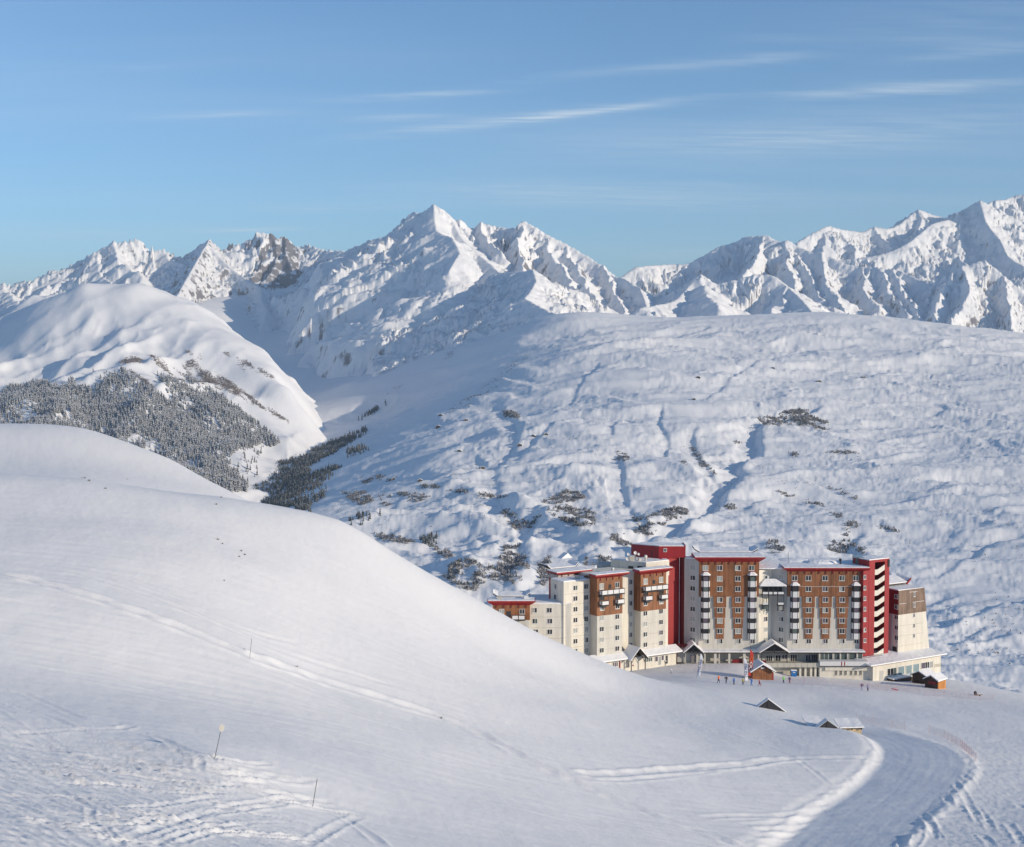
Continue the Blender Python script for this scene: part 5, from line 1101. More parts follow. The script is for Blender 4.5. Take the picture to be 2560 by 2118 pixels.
    for p0, p1 in ((2050, 2081), (2085, 2099), (2102, 2117), (2122, 2141), (2144, 2156)): opening(t, fJ, p0, 1633, p1, 1651, max(1, int((p1 - p0) / 10)), G[2], zoom=lambda x, y: (x, y))
    for p0 in (2047, 2081.5, 2099.5, 2118, 2141.5): part(t, 'column', M['white'], lambda b: b.box(FQ, q(p0), q(p0 + 2.6), -.45, -.05, zg, zE - .31))
    for c0, c1, yr in ((1711, 1757, 1610), (1901, 1971, 1608)):
        fg = FQ.shift(1.0); x0, x1 = fg.at(c0, 1630)[0], fg.at(c1, 1630)[0]; zr = fg.at((c0 + c1) / 2, yr + 2)[1]; zE2 = fg.at(c0, 1632)[1]
        gable_roof(t, fg, x0, x1, -5, .3, zE2, zr, .25, .18, .25, name='gable_roof')
        am = (x0 + x1) / 2
        part(t, 'gable_truss', M['dark'], lambda b: (b.box(fg, x0 + .2, x1 - .2, -.15, 0, zE2 - .15, zE2 + .05), b.box(fg, am - .1, am + .1, -.14, -.01, zE2 + .06, zr - .2), b.prism(fg, [(x0 + .5, zE2 + .2), (x1 - .5, zE2 + .2), (am, zr - .25)], -1.3, -1.2)))
        for x in (x0 + .35, x1 - .35): part(t, 'post', M['dark'] if c0 > 1800 else M['concrete'], lambda b: b.box(fg, x - .1, x + .1, -.12, .08, zg - .4, zE2 - .155))
    opening(t, FQ.shift(-1.5), 115, 1355, 180, 1445, 3, G[3], 'door', ZBf); part(t, 'doorway_wall', M['grey'], lambda b: b.box(FQ, -1.6, q(1752), -2.1, -1.52, zg, zE - .2))
    # --- terrace in front with its panelled parapet
    ZF = lambda x, y: (1880 + x / 6.5625, 1640 + y / 6.5625)
    FT = Fr(1868, 366.2, 0); tt = lambda px: FT.at(px, 1663)[0]; zp1 = FT.at(1960, 1657.8)[1]; zp0 = FT.at(1960, 1668.6)[1]
    t = empty('terrace', FT.w(12, 0, 0), 'raised terrace with a pale panelled parapet above a cream basement wall', 'terrace')
    part(t, 'deck', M['snow'], lambda b: b.box(FT, tt(1868), tt(2168), -2.6, -.12, zp0 + .1, zp0 + .35))
    edges = [1868, 1886, 1899, 1914.5, 1930, 1943.5, 1959.5, 1974.5, 1988.5, 2003, 2018, 2032.5, 2049]
    for e0, e1 in zip(edges[:-1], edges[1:]): part(t, 'parapet_panel', M['concrete'], lambda b: b.box(FT, tt(e0) + .03, tt(e1) - .03, -.1, .02, zp0, zp1))
    fe = FT.shift(.5); zf1, zf0 = fe.at(2100, 1654)[1], fe.at(2100, 1665)[1]
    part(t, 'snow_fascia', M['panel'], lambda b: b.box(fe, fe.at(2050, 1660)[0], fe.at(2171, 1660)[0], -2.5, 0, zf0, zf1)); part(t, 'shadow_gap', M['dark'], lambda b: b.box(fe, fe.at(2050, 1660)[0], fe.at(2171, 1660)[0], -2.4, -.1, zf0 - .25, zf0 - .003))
    for p in (2103, 2110.5): part(t, 'red_stripe', M['red'], lambda b: b.box(fe, fe.at(p, 1660)[0], fe.at(p + 2.4, 1660)[0], .003, .03, zf0 + .05, zf1 - .05))
    fb = FT.shift(-.6); part(t, 'basement_wall', M['cream'], lambda b: b.box(fb, fb.at(2049, 1680)[0], fb.at(2186, 1680)[0], -2, 0, GZ, zf0 - .26)); part(t, 'soffit_band', M['cream'], lambda b: b.box(fb, fb.at(2062, 1670)[0], fb.at(2180, 1670)[0], .003, .45, fb.at(2100, 1676)[1], zf0 - .3))
    fc = FT.shift(-2.2); part(t, 'basement_wall', M['concrete'], lambda b: b.box(fc, tt(1868), tt(2049), -2, 0, GZ, zp0 - .05))
    for p in (1996, 2009, 2023, 2034, 2044): part(t, 'pier', M['cream'], lambda b: b.box(fc, fc.at(p, 1680)[0], fc.at(p + 5, 1680)[0], .003, 1.2, GZ, zp0 - .06))
    for p in (2088, 2100, 2111.5, 2125.5, 2137, 2149): window(t, fb, p + 2.5, 1682, wm=.62, hm=1.25, kind=0, frame='concrete')
    # terrace furniture: rail baskets and tables as small dark things
    # --- restaurant at the right, turned away
    F8 = Fr(2184.6, 365.6, 31); s1 = F8.at(2352, 1660)[0]; zt8 = F8.at(2184.6, 1664)[1]; GB = GZ
    t = empty('restaurant', F8.w(8, 0, 0), 'low cream restaurant wing with tall blue windows and a broad snow covered roof', 'building')
    part(t, 'wall', M['cream'], lambda b: b.box(F8, 0, s1, -9, 0, GB, zt8)); part(t, 'door', M['grey'], lambda b: b.box(F8, F8.at(*ZC(620, 1430))[0], F8.at(*ZC(660, 1430))[0], .002, .06, F8.at(*ZC(640, 1490))[1], F8.at(*ZC(640, 1368))[1]))
    s9 = F8.at(2361, 1640)[0]
    part(t, 'roof', M['fascia'], lambda b: b.slab(F8, [(-1.6, .9), (s9, .9), (s9 - 1.2, -8.8), (-1.6, -8.8)], [zt8 + .003] * 4, [zt8 + .12] * 4))
    part(t, 'roof_snow', M['snow'], lambda b: b.slab(F8, [(-1.65, .95), (s9 + .05, .95), (s9 - 1.2, -8.8), (-1.65, -8.8)], [zt8 + .123] * 4, [zt8 + .42, zt8 + .42, zt8 + 1.6, zt8 + 1.6]))
    part(t, 'roof_rail', M['dark'], lambda b: [b.bar(F8.w(-1.2, -3.6 - 0, zt8 + 1.35 + d), F8.w(7.4, -3.6, zt8 + 1.35 + d), .05) for d in (0, .35)])
    for x0, y0, x1, y1, n, mt in ((705, 1340, 770, 1420, 2, G[0]), (770, 1332, 806, 1420, 1, G[2]), (826, 1318, 892, 1412, 1, 'b'), (910, 1305, 975, 1400, 1, 'b'), (992, 1290, 1056, 1378, 1, 'b'), (1080, 1275, 1130, 1345, 1, G[3]), (1130, 1268, 1170, 1340, 2, G[0]), (1172, 1262, 1210, 1335, 1, G[1])):
        opening(t, F8, x0, y0, x1, y1, n, M['blueglass'] if mt == 'b' else mt, zoom=ZC)
    a0, a1 = F8.at(*ZC(700, 1450))[0], F8.at(*ZC(1008, 1440))[0]; zd = F8.at(*ZC(850, 1425))[1]
    part(t, 'timber_deck', M['darkwood'], lambda b: b.box(F8, a0, a1, .003, 2.4, zd - 1.4, zd)); part(t, 'deck_snow', M['snow'], lambda b: b.box(F8, a0, a1, .003, 2.4, zd + .003, zd + .3)); part(t, 'deck_rail', M['brown'], lambda b: [b.box(F8, a0 + 1.5, a1 - .1, 2.403, 2.48, zd - 1.3 + d, zd - 1.02 + d) for d in (0, .36, .72, 1.08)])
    part(t, 'terrace_rail', M['dark'], lambda b: [b.bar(F8.w(s1 - 2.6, .1, zd + .9 + d), F8.w(s1 + .4, .1, zd + .9 + d), .04) for d in (0, .3, .6)])
    # --- things on the roof
    ZI = lambda x, y: (1560 + x / 11.667, 1340 + y / 11.667)
    FZ = FF.shift(-2.4)
    def dish(x, y, r, lab):
        a, z = FZ.at(*ZI(x, y)); rr = r / 11.667 / 9.4
        t = empty('satellite_dish', FZ.w(a, 0, zP + .2), lab, 'satellite dish')
        b = MB(); c = Vector(FZ.w(a, .3, z)); d = Vector((.35, -.85, .35)).normalized(); u = d.orthogonal().normalized(); v = d.cross(u); V = []; F = []; n = 14
        for k, (q_, dep) in enumerate(((0, -.22), (.5, -.16), (.85, -.05), (1, 0))):
            for i in range(n): V.append(c + (u * math.cos(6.2832 * i / n) + v * math.sin(6.2832 * i / n)) * rr * max(q_, .02) + d * dep * rr * 2)
        for k in range(3):
            for i in range(n): F.append((k * n + i, k * n + (i + 1) % n, (k + 1) * n + (i + 1) % n, (k + 1) * n + i))
        b.add(V, F); b.build('reflector', M['panel'], t)
        part(t, 'mast', M['dark'], lambda b: b.bar(FZ.w(a, .1, zP + .2), c - d * .2, .06)); part(t, 'feed_arm', M['dark'], lambda b: b.bar(c - v * rr * .9, c + d * rr * .9, .025))
    dish(125, 530, 44, 'white satellite dish at the upper left of the roof cluster'); dish(330, 490, 54, 'largest white satellite dish, highest above the roof cabinet'); dish(428, 528, 38, 'smallest white satellite dish right of the largest one'); dish(102, 672, 50, 'low white satellite dish in front at the left of the roof cabinet')
    a0, z1 = FZ.at(*ZI(165, 580)); a1_, _ = FZ.at(*ZI(335, 580)); t = empty('roof_cabinet', FZ.w(a0, 0, zP), 'pale square equipment cabinet between the satellite dishes', 'cabinet')
    part(t, 'body', M['concrete'], lambda b: b.box(FZ, a0, a1_, -1.5, .1, zP + .1, z1 - .1)); part(t, 'lid', M['panel'], lambda b: b.box(FZ, a0 - .05, a1_ + .05, -1.55, .15, z1 - .097, z1 + .03))
    a0, z1 = FZ.at(*ZI(420, 645)); a1_, _ = FZ.at(*ZI(515, 645)); t = empty('roof_cabinet', FZ.w(a0, 0, zP), 'small cream vent box right of the roof cabinet', 'cabinet')
    part(t, 'body', M['cream'], lambda b: b.box(FZ, a0, a1_, -1, .1, zP + .1, z1)); part(t, 'lid', M['panel'], lambda b: b.box(FZ, a0 - .2, a1_ + .02, -1.05, .15, z1 + .003, z1 + .08))
    a0, z1 = FZ.at(*ZI(630, 610)); t = empty('roof_cowl', FZ.w(a0, 0, zP), 'cream domed ventilation cowl on the roof of the angled wing', 'cowl')
    part(t, 'dome', M['cream'], lambda b: b.ball(FZ.w(a0, 0, z1 + .05), .48, .48, .5)); part(t, 'stem', M['concrete'], lambda b: b.bar(FZ.w(a0, 0, zP), FZ.w(a0, 0, z1 - .3), .3))
    a0, z1 = FZ.at(*ZI(330, 400)); t = empty('antenna', FZ.w(a0, 0, zP), 'thin branching aerial above the satellite dishes', 'aerial')
    part(t, 'mast', M['dark'], lambda b: b.bar(FZ.w(a0 - .6, -.6, zP), FZ.w(a0 - .6, -.6, z1 + .6), .04)); part(t, 'element', M['dark'], lambda b: [b.bar(FZ.w(a0 - 1.2 + .1 * k, -.6, z1 + .1 * k), FZ.w(a0 + .3 - .1 * k, -.6, z1 + .25 * k + .1), .022) for k in range(4)])
M['joint'] = plain('joint_line', (.34, .32, .27)); M['blueglass'] = glass('blue_window_glass', (.22, .30, .33), .3)
_t0 = _t.time(); hotel(); print('hotel', _t.time() - _t0)
# ------------------------------------------------------------------ huts and chalets
def gpt(px, py, a=60, b=420): return on_near(px, py, a, b)
HUTL = ['tiny hut in the pair above the middle of the snowfield, right one', 'tiny hut at the right end of the pair in the middle of the snowfield', 'tiny hut just left of the middle pair of huts', 'lone tiny hut high on the snowfield above the red tower', 'tiny hut highest on the right half of the snowfield', 'tiny hut left of the highest right hand one', 'tiny hut below the lone one above the red tower', 'tiny hut at the edge of the shaded gully', 'tiny hut right of the hut at the gully edge', 'tiny hut in the upper left row at its right end', 'tiny hut in the upper left row, middle', 'tiny hut in the upper left row, topmost', 'leftmost tiny hut near the valley firs', 'tiny hut second from the left above the bushes', 'tiny hut lowest down, close above the hotel', 'tiny hut highest of all near the crest of the snowfield']
def props():
    # wooden ski school hut in the middle
    x, y, z = gpt(1906, 1700, 300, 400); f = Fr(1879.5, y, 4); f.O = (ray(1879.5, 1690)[0] * y, y)
    w = f.at(1935, 1690)[0]; zE = f.at(1900, 1680)[1]; zR = f.at(1905, 1663)[1]
    t = empty('wooden_hut', f.w(w / 2, 0, z), 'brown wooden hut with snowy gable roof beside the red feather flag', 'hut')
    part(t, 'wall', M['wood'], lambda b: b.prism(f, [(.3, z - 1.5), (w - .3, z - 1.5), (w - .3, zE + .05), (w / 2, zR - .12), (.3, zE + .05)], -5, -.5))
    for k in range(9): part(t, 'plank', M['wood'], lambda b: b.box(f, .32, w - .32, -.497, -.46, z - .6 + k * .26, z - .6 + k * .26 + .235)) if z - .6 + k * .26 + .24 < zE else None
    gable_roof(t, f, 0, w, -5.3, .1, zE, zR, .35, .15, .3); part(t, 'sign', M['panel'], lambda b: b.box(f, w / 2 - .5, w / 2 + .35, -.2, -.1, zR - .95, zR - .55)); part(t, 'gable_board', M['deepred'], lambda b: b.prism(f, [(w / 2 - 1.3, zE + .75), (w / 2 + 1.3, zE + .75), (w / 2, zR - .15)], -.45, -.38))
    part(t, 'side_barrel', M['red'], lambda b: b.box(f, w - .28, w + .1, -1.6, -.7, z - .3, z + 1.5))
    # the two huts at the right, gable shade painted into the wood
    for (p0, p1, p2, yE0, yR, yb, lab, sign) in ((2283.5, 2316, 2336, 1681, 1676.5, 1709, 'shaded dark hut with snowy gable roof right of the restaurant deck', 0), (2315.5, 2344.5, 2364, 1696, 1686.8, 1719, 'hut with shaded dark gable, red lettered board and a sunlit orange side wall', 1)):
        Y = gpt((p0 + p1) / 2, yb, 300, 400)[1] - (2 if sign else 0); f = Fr(p0, Y + 1.5, -45); w = f.at(p1, 1700)[0]; wb = f.w(w, 0, 0); fs = Fr.__new__(Fr); fs.O = wb[:2]; fs.th = R(45); fs.c = math.cos(fs.th); fs.n = math.sin(fs.th)
        Ls = fs.at(p2, 1700)[0]; zb = CAMZ + ray((p0 + p1) / 2, yb)[1] * Y; zE = f.at((p0 + p1) / 2, yE0 + (4 if sign else 3))[1]; zR = f.at((p0 + p1) / 2, yR)[1] - .4; zE = min(zE, zR - 1.0)
        t = empty('wooden_hut', f.w(w / 2, 0, zb), lab, 'hut')
        part(t, 'wall', M['darkwood'], lambda b: b.prism(f, [(0, zb - 1.5), (w - .02, zb - 1.5), (w - .02, zE), (w / 2, zR - .1), (0, zE)], -Ls, 0))  # dark wood colour carries the shade on the gable
        part(t, 'side_wall', M['orange'] if sign else M['darkwood'], lambda b: b.box(fs, .02, Ls, .003, .08, zb - .8, zE - .05))  # orange puts the sunlight on this side into the wood colour
        if sign:
            for k in range(5): part(t, 'batten', M['wood'], lambda b: b.box(fs, .2 + k * (Ls - .4) / 5, .3 + k * (Ls - .4) / 5, .083, .13, zb - .3, zE - .25))
            part(t, 'board', M['deepred'], lambda b: b.box(f, .9, w - .3, .003, .07, zE - 1.05, zE - .35)); part(t, 'lettering', M['red'], lambda b: [b.box(f, 1.0 + .28 * k, 1.17 + .28 * k, .073, .1, zE - .9 + .06 * (k % 2), zE - .5) for k in range(int((w - 1.6) / .28))])
        gable_roof(t, f, 0, w, -Ls - .3, .1, zE, zR, .35, .14, .28)
        if not sign: part(t, 'lean_to', M['darkwood'], lambda b: b.box(f, .4, w - .4, .003, .5, zb - .6, zb + .4))
    # two chalets sunk in the slope
    for (pa, ya, pe, ye, pl, yl, D, lab, big) in ((1921, 1750, 1966, 1783, 1896, 1770, 271, 'buried chalet of which only a dark gable end shows above the snow', 0), (2069, 1802, 2105, 1829, 2034, 1829, 252.5, 'half buried beige chalet with a dark gable in front of the piste road', 1)):
        f = Fr(pl, D, 6 if big else 0); f.O = (ray(pl, ye)[0] * D, D); am = f.at(pa, ya)[0]; ae = f.at(pe, ye)[0]; zR = f.at(pa, ya)[1]; zE = f.at(pe, ye)[1]; hw = ae - am
        t = empty('chalet', f.w(am, 0, zE), lab, 'chalet')
        part(t, 'gable_wall', M['dark'], lambda b: b.prism(f, [(am - hw, zE - 4), (am + hw, zE - 4), (am + hw, zE), (am, zR - .1), (am - hw, zE)], -1.5, .1)); part(t, 'gable_post', M['fascia'], lambda b: b.box(f, am - .12, am + .12, .103, .2, zE - 1, zR - .5))
        gable_roof(t, f, am - hw, am + hw, -1.4, .0, zE, zR, .08, .10, .06)
        if big:
            for x0, x1, o in ((f.shift(-3).at(2022, 1808)[0], f.shift(-3).at(2056, 1808)[0], -3), (am + hw + .02, f.at(2157, 1832)[0], -.6)):
                lf = x0 < am - 3; zt_ = f.shift(-3).at(2035, 1803)[1] if lf else zE + .45
                part(t, 'wall', M['beige'], lambda b: b.box(f, x0, x1, o - 1.1, o, zE - 4, zt_)); n = max(3, int((x1 - x0) / 1.1))
                part(t, 'roof', M['fascia'], lambda b: b.slab(f, [(x0 - .3, o + .5), (x1 + .2, o + .5), (x1 + .2, o - (1.2 if lf else 3)), (x0 - .3, o - (1.2 if lf else 3))], [zt_ + .003, zt_ + .003, zt_ + .7, zt_ + .7], [zt_ + .12, zt_ + .12, zt_ + .82, zt_ + .82]))
                part(t, 'snow_cover', M['snow'], lambda b: b.slab(f, [(x0 - .4, o + .55), (x1 + .3, o + .55), (x1 + .3, o - (1.3 if lf else 3.2)), (x0 - .4, o - (1.3 if lf else 3.2))], [zt_ + .123, zt_ + .123, zt_ + .823, zt_ + .823], [zt_ + .3, zt_ + .3, zt_ + 1.0, zt_ + 1.0]))
                for k in range(n): part(t, 'rafter_end', M['fascia'], lambda b: b.box(f, x0 + .2 + k * (x1 - x0 - .4) / (n - 1) - .06, x0 + .2 + k * (x1 - x0 - .4) / (n - 1) + .06, o + .003, o + .55, zt_ - .28, zt_ - .003))
    # ------------------------------------------------------------------ feather flags
    def flag(pb, yb, pt, yt, wid, mat, lab, marks):
        x, y, z = gpt(pb, yb, 300, 400); top = P(pt, yt, y); t = empty('feather_flag', (x, y, z), lab, 'flag', None)
        part(t, 'pole', M['dark'], lambda b: (b.bar((x, y + .05, z - .2), (top[0], y + .05, top[2]), .035)))
        L = (Vector(top) - Vector((x, y, z))); n = 12; V = []; F = []
        for dy in (0, .03):
            for k in range(n + 1):
                u = .10 + .90 * k / n; c = Vector((x, y, z)) + L * u; wv = wid * (1.0 if u < .75 else max(.02, (1 - ((u - .75) / .25) ** 2) ** .5)); s_ = .10 * math.sin(u * 7)
                V += [(c.x + .04, y - .05 + dy, c.z), (c.x + wv, y - .05 + dy + s_, c.z - .05)]
        m = 2 * (n + 1)
        for k in range(n): F += [(2 * k, 2 * k + 1, 2 * k + 3, 2 * k + 2), (m + 2 * k, m + 2 * k + 2, m + 2 * k + 3, m + 2 * k + 1), (2 * k + 1, m + 2 * k + 1, m + 2 * k + 3, 2 * k + 3), (2 * k, 2 * k + 2, m + 2 * k + 2, m + 2 * k)]
        b = MB(); b.add(V, F); b.build('sail', mat, t)
        if marks == 'text':
            cu = bpy.data.curves.new('lettering', 'FONT'); cu.body = 'Club Med'; cu.size = wid * 1.05; cu.extrude = .01; cu.shear = .3; o = bpy.data.objects.new('lettering', cu); C.objects.link(o)
            o.data.materials.append(M['navy']); dg = bpy.context.evaluated_depsgraph_get(); me = bpy.data.meshes.new_from_object(o.evaluated_get(dg)); bpy.data.objects.remove(o)
            o = bpy.data.objects.new('lettering', me); C.objects.link(o); o.parent = t; ang = math.atan2(L.z, L.x); c = L * .22
            o.rotation_euler = (math.pi / 2, -ang, 0); o.location = (c.x + wid * .85, -.17, c.z)
        else:
            for k, u in enumerate((.68, .5, .34)):
                c = Vector((x, y, z)) + L * u; V = []; F = []; nn = 16
                for rr in (1, .6):
                    for i in range(nn): V.append((c.x + wid * .5 + math.cos(6.2832 * i / nn) * wid * .36 * rr, y - .19 - 0 * rr, c.z + math.sin(6.2832 * i / nn) * .62 * rr))
                V += [(v[0], v[1] + .02, v[2]) for v in V]
                for i in range(nn):
                    j = (i + 1) % nn; F += [(i, j, nn + j, nn + i), (2 * nn + i, 3 * nn + i, 3 * nn + j, 2 * nn + j), (i, 2 * nn + i, 2 * nn + j, j)]
                b = MB(); b.add(V, F); b.build('emblem', M['safety'] if k == 0 else M['panel'], t)
    M['navy'] = plain('navy_print', (.03, .05, .22)); M['safety'] = plain('safety_orange', (.75, .13, .03)); M['flagred'] = plain('flag_red', (.55, .05, .03)); M['flagwhite'] = plain('flag_white', (.78, .78, .82)); M['flagcream'] = plain('flag_cream', (.70, .64, .48))
    flag(1741.5, 1695.5, 1751, 1634, .75, M['flagwhite'], 'white feather flag with dark blue script, standing alone at the left of the skiers', 'text')
    flag(1862.5, 1708, 1859.5, 1644, .78, M['flagwhite'], 'white feather flag with dark blue script between the yellow skier and the hut', 'text')
    flag(1869.5, 1697, 1875.5, 1624, .95, M['flagred'], 'red and orange feather flag with ring emblems beside the wooden hut', 'rings')
    x, y, z = gpt(1879, 1697, 300, 400); t = empty('flag_pole', (x, y, z), 'tall thin mast with a cream pennant behind the red feather flag', 'flagpole')
    tp = P(1877, 1613, y + 1); part(t, 'pole', M['dark'], lambda b: b.bar((x, y + 1, z), tp, .05)); part(t, 'pennant', M['flagcream'], lambda b: b.prism(Fr(1877, y + 1, 0), [(.1, tp[2] - 1.6), (.85, tp[2] - 2.8), (.7, tp[2] - 4.4), (.15, tp[2] - 4.8)], 0, .05))
    # ------------------------------------------------------------------ people
    skin_m = plain('face_skin', (.50, .30, .21)); boot = plain('boot', (.04, .04, .045)); cols = {k: plain('jacket_' + k, v, .75) for k, v in dict(orange=(.85, .16, .03), black=(.02, .02, .03), blue=(.03, .16, .48), yellow=(.72, .60, .03), royal=(.04, .14, .42), maroon=(.20, .02, .05), green=(.18, .62, .08), purple=(.10, .03, .14), navy=(.03, .035, .10), grey=(.16, .16, .20), lilac=(.33, .33, .50), crimson=(.60, .02, .10), white=(.7, .7, .7)).items()}
    def person(px, py, jacket, trousers, hat, label, h=1.75, face=0, arms=(( .30, -.05, -.55), (-.30, -.05, -.55)), stance=.12, pose='stand', lean=0.):
        x, y, z = gpt(px, py, 290, 400)
        t = empty('person', (x, y, z), label, 'person')
        k = h / 1.75
        hip = Vector((0, 0, .92)); V = [hip]; E = []; Rr = [(.16, .13)]
        def add(p, r, par): V.append(Vector(p)); Rr.append(r); E.append((par, len(V) - 1)); return len(V) - 1
        ch = add((0, lean * .4, 1.18), (.17, .12), 0); sh = add((0, lean, 1.42), (.19, .12), ch); nk = add((0, lean * 1.1, 1.52), (.065, .065), sh); hd = add((0, lean * 1.15 - .01, 1.64), (.105, .115), nk); add((0, lean * 1.15, 1.72), (.09, .10), hd)
        for sgn, a in zip((1, -1), arms):
            s1 = add((sgn * .20, lean, 1.42), (.075, .075), sh); el = add((sgn * .20 + a[0] * .5, lean + a[1] * .5, 1.42 + a[2] * .52), (.058, .058), s1); add((sgn * .20 + a[0] * .75, lean + a[1] * 1.2 - .05, 1.42 + a[2]), (.045, .045), el)
        if pose == 'kneel': legs = (((.10, -.30, .55), (.11, -.32, .10), (.11, -.44, .05)), ((-.10, .02, .48), (-.11, .30, .14), (-.11, .45, .08)))
        else: legs = (((stance, -.04, .5), (stance * 1.5, 0, .10), (stance * 1.6, -.14, .05)), ((-stance, -.02, .5), (-stance * 1.5, .06, .10), (-stance * 1.6, -.08, .05)))
        for L in legs:
            th = add(L[0], (.085, .085), 0); an = add(L[1], (.062, .062), th); add(L[2], (.05, .04), an)
        me = bpy.data.meshes.new('body'); me.from_pydata(V, E, []); o = bpy.data.objects.new('body', me); C.objects.link(o)
        sk = o.modifiers.new('s', 'SKIN'); o.modifiers.new('u', 'SUBSURF').levels = 1
        for i, sv in enumerate(me.skin_vertices[0].data): sv.radius = Rr[i]; sv.use_root = (i == 0)
        bpy.context.view_layer.update(); dg = bpy.context.evaluated_depsgraph_get(); m2 = bpy.data.meshes.new_from_object(o.evaluated_get(dg)); bpy.data.objects.remove(o)
        for m_ in (cols[jacket], cols[trousers], skin_m, cols[hat], boot): m2.materials.append(m_)
        lim = .90 if pose != 'kneel' else .80
        for p in m2.polygons:
            c = p.center; p.use_smooth = True
            if c.z > 1.53: p.material_index = 2 if (c.y < lean * 1.15 - .02 and c.z < 1.70) else 3
            elif c.z > lim: p.material_index = 0
            elif c.z < .12: p.material_index = 4
            else: p.material_index = 0 if abs(c.x) > .24 and c.z > .7 else 1
        o = bpy.data.objects.new('body', m2); C.objects.link(o); o.parent = t
        t.scale = (k, k, k); t.rotation_euler = (0, 0, R(face))
        if pose == 'lie': t.rotation_euler = (R(-80), 0, R(70)); t.location.z += .25
        if pose == 'kneel': o.location = (0, 0, -.02)
        return t
    dn = ((.10, .02, -.60), (-.10, .02, -.60))
    person(1796.5, 1707.5, 'orange', 'navy', 'navy', 'person in a bright orange jacket and dark trousers, leftmost of the line of skiers', 1.8, 20, ((.35, 0, -.35), (-.05, -.2, -.45)), .16)
    person(1815.5, 1709.5, 'black', 'grey', 'black', 'person in a black jacket and grey trousers, right of the orange jacket', 1.85, -10, ((.18, -.1, -.55), (-.32, .0, -.42)), .10)
    person(1834.8, 1712.5, 'blue', 'navy', 'navy', 'person in a mid blue jacket and navy trousers, third from the left', 1.8, 30, dn, .08)
    person(1857.3, 1712.3, 'yellow', 'navy', 'yellow', 'child in a yellow jacket just left of the middle white flag', 1.5, -20, dn, .1)
    person(1878.5, 1715, 'royal', 'royal', 'white', 'person in a full blue suit and white helmet with one arm stretched out', 1.85, 10, ((.05, -.1, -.6), (-.6, 0, -.02)), .1)
    person(1898.5, 1716, 'maroon', 'maroon', 'navy', 'kneeling person in dark maroon in front of the wooden hut', 1.7, 60, dn, .1, 'kneel', .05)
    person(1958.8, 1709, 'green', 'navy', 'green', 'person in a bright green jacket right of the wooden hut', 1.75, 15, ((.2, -.1, -.5), (-.3, .1, -.3)), .09)
    person(1974, 1708.8, 'purple', 'maroon', 'navy', 'person in dark purple standing right of the green jacket', 1.7, -15, dn, .09)
    person(2154.8, 1727, 'purple', 'lilac', 'black', 'person in a dark jacket, left one of the pair below the restaurant', 1.85, 0, ((.3, -.1, -.45), (-.3, -.1, -.45)), .1)
    person(2169.5, 1728.5, 'lilac', 'navy', 'grey', 'person in a pale lilac jacket, right one of the pair below the restaurant', 1.8, 0, dn, .07)
    person(2246, 1728.5, 'crimson', 'crimson', 'crimson', 'person in crimson lying on the snow after a fall', 1.7, 70, ((.5, -.1, .2), (-.5, 0, -.2)), .2, 'lie')
    # ------------------------------------------------------------------ small things on the snow
    x, y, z = gpt(1986.5, 1692, 300, 400); f = Fr(1980.5, y, 0); w = f.at(1992, 1685)[0]; t = empty('portable_toilet', f.w(w / 2, 0, z), 'bright blue booth with snow on its roof below the terrace parapet', 'booth')
    M['bluebooth'] = plain('blue_booth', (.015, .16, .45), .4)
    part(t, 'body', M['bluebooth'], lambda b: (b.prism(f, [(.12, z - .4), (w - .12, z - .4), (w, z + 1.55), (0, z + 1.55)], -1.1, 0))); part(t, 'snow_cap', M['snow'], lambda b: b.box(f, -.03, w + .03, -1.12, .03, z + 1.553, z + 1.75)); part(t, 'sign', M['panel'], lambda b: b.box(f, w * .3, w * .7, .003, .03, z + 1.0, z + 1.25)); part(t, 'door_seam', M['navy'], lambda b: b.box(f, w * .48, w * .52, .003, .02, z, z + .9))
    x, y, z = gpt(2450, 1741, 280, 400); f = Fr(2440, y, 5); t = empty('sledge', (x, y, z), 'small wooden platform with a dark bundle at the far right of the piste', 'sledge')
    part(t, 'deck', M['brown'], lambda b: b.box(f, .2, 2.0, -.8, 0, z + .25, z + .5)); part(t, 'leg', M['fascia'], lambda b: b.box(f, 1.5, 1.6, -.7, -.1, z - .2, z + .247)); part(t, 'bundle', M['fascia'], lambda b: b.ball(f.w(.35, -.3, z + .85), .4, .3, .4)); part(t, 'snow_cap', M['snow'], lambda b: b.box(f, .8, 2.02, -.82, .02, z + .503, z + .62))
    # safety nets: posts and thin strands
    M['netred'] = plain('net_strand', (.66, .38, .36), .8)
    def net(pts, lab, hgt=1.5):
        q = [Vector(gpt(a, b_, 200, 420)) for a, b_ in pts]; t = empty('safety_net', q[0], lab, 'net')
        fine = []
        for p0, p1 in zip(q[:-1], q[1:]):
            n = max(1, int((p1 - p0).length / 2.5)); fine += [p0.lerp(p1, i / n) for i in range(n)]
        fine.append(q[-1]); fine = [Vector((p.x, p.y, near_z(p.x, p.y))) for p in fine]
        for p in fine: part(t, 'post', M['netred'], lambda b: b.bar(p - Vector((0, 0, .3)), p + Vector((.03, 0, hgt + .2)), .02))
        b = MB()
        for p0, p1 in zip(fine[:-1], fine[1:]):
            for k in range(7): b.bar(p0 + Vector((0, 0, .15 + k * (hgt - .15) / 6)), p1 + Vector((0, 0, .15 + k * (hgt - .15) / 6 - .03)), .009, n=3)
            m_ = max(2, int((p1 - p0).length / .3))
            for k in range(m_):
                c = p0.lerp(p1, (k + .5) / m_); b.bar(c + Vector((0, 0, .13)), c + Vector((0, 0, hgt)), .008, n=3)
        o = b.build('netting', M['netred'], t); o['kind'] = 'stuff'
    net(((1968, 1712), (2010, 1712), (2080, 1716), (2150, 1722), (2240, 1728), (2300, 1734)), 'long pale red safety net across the piste in front of the basement wall')
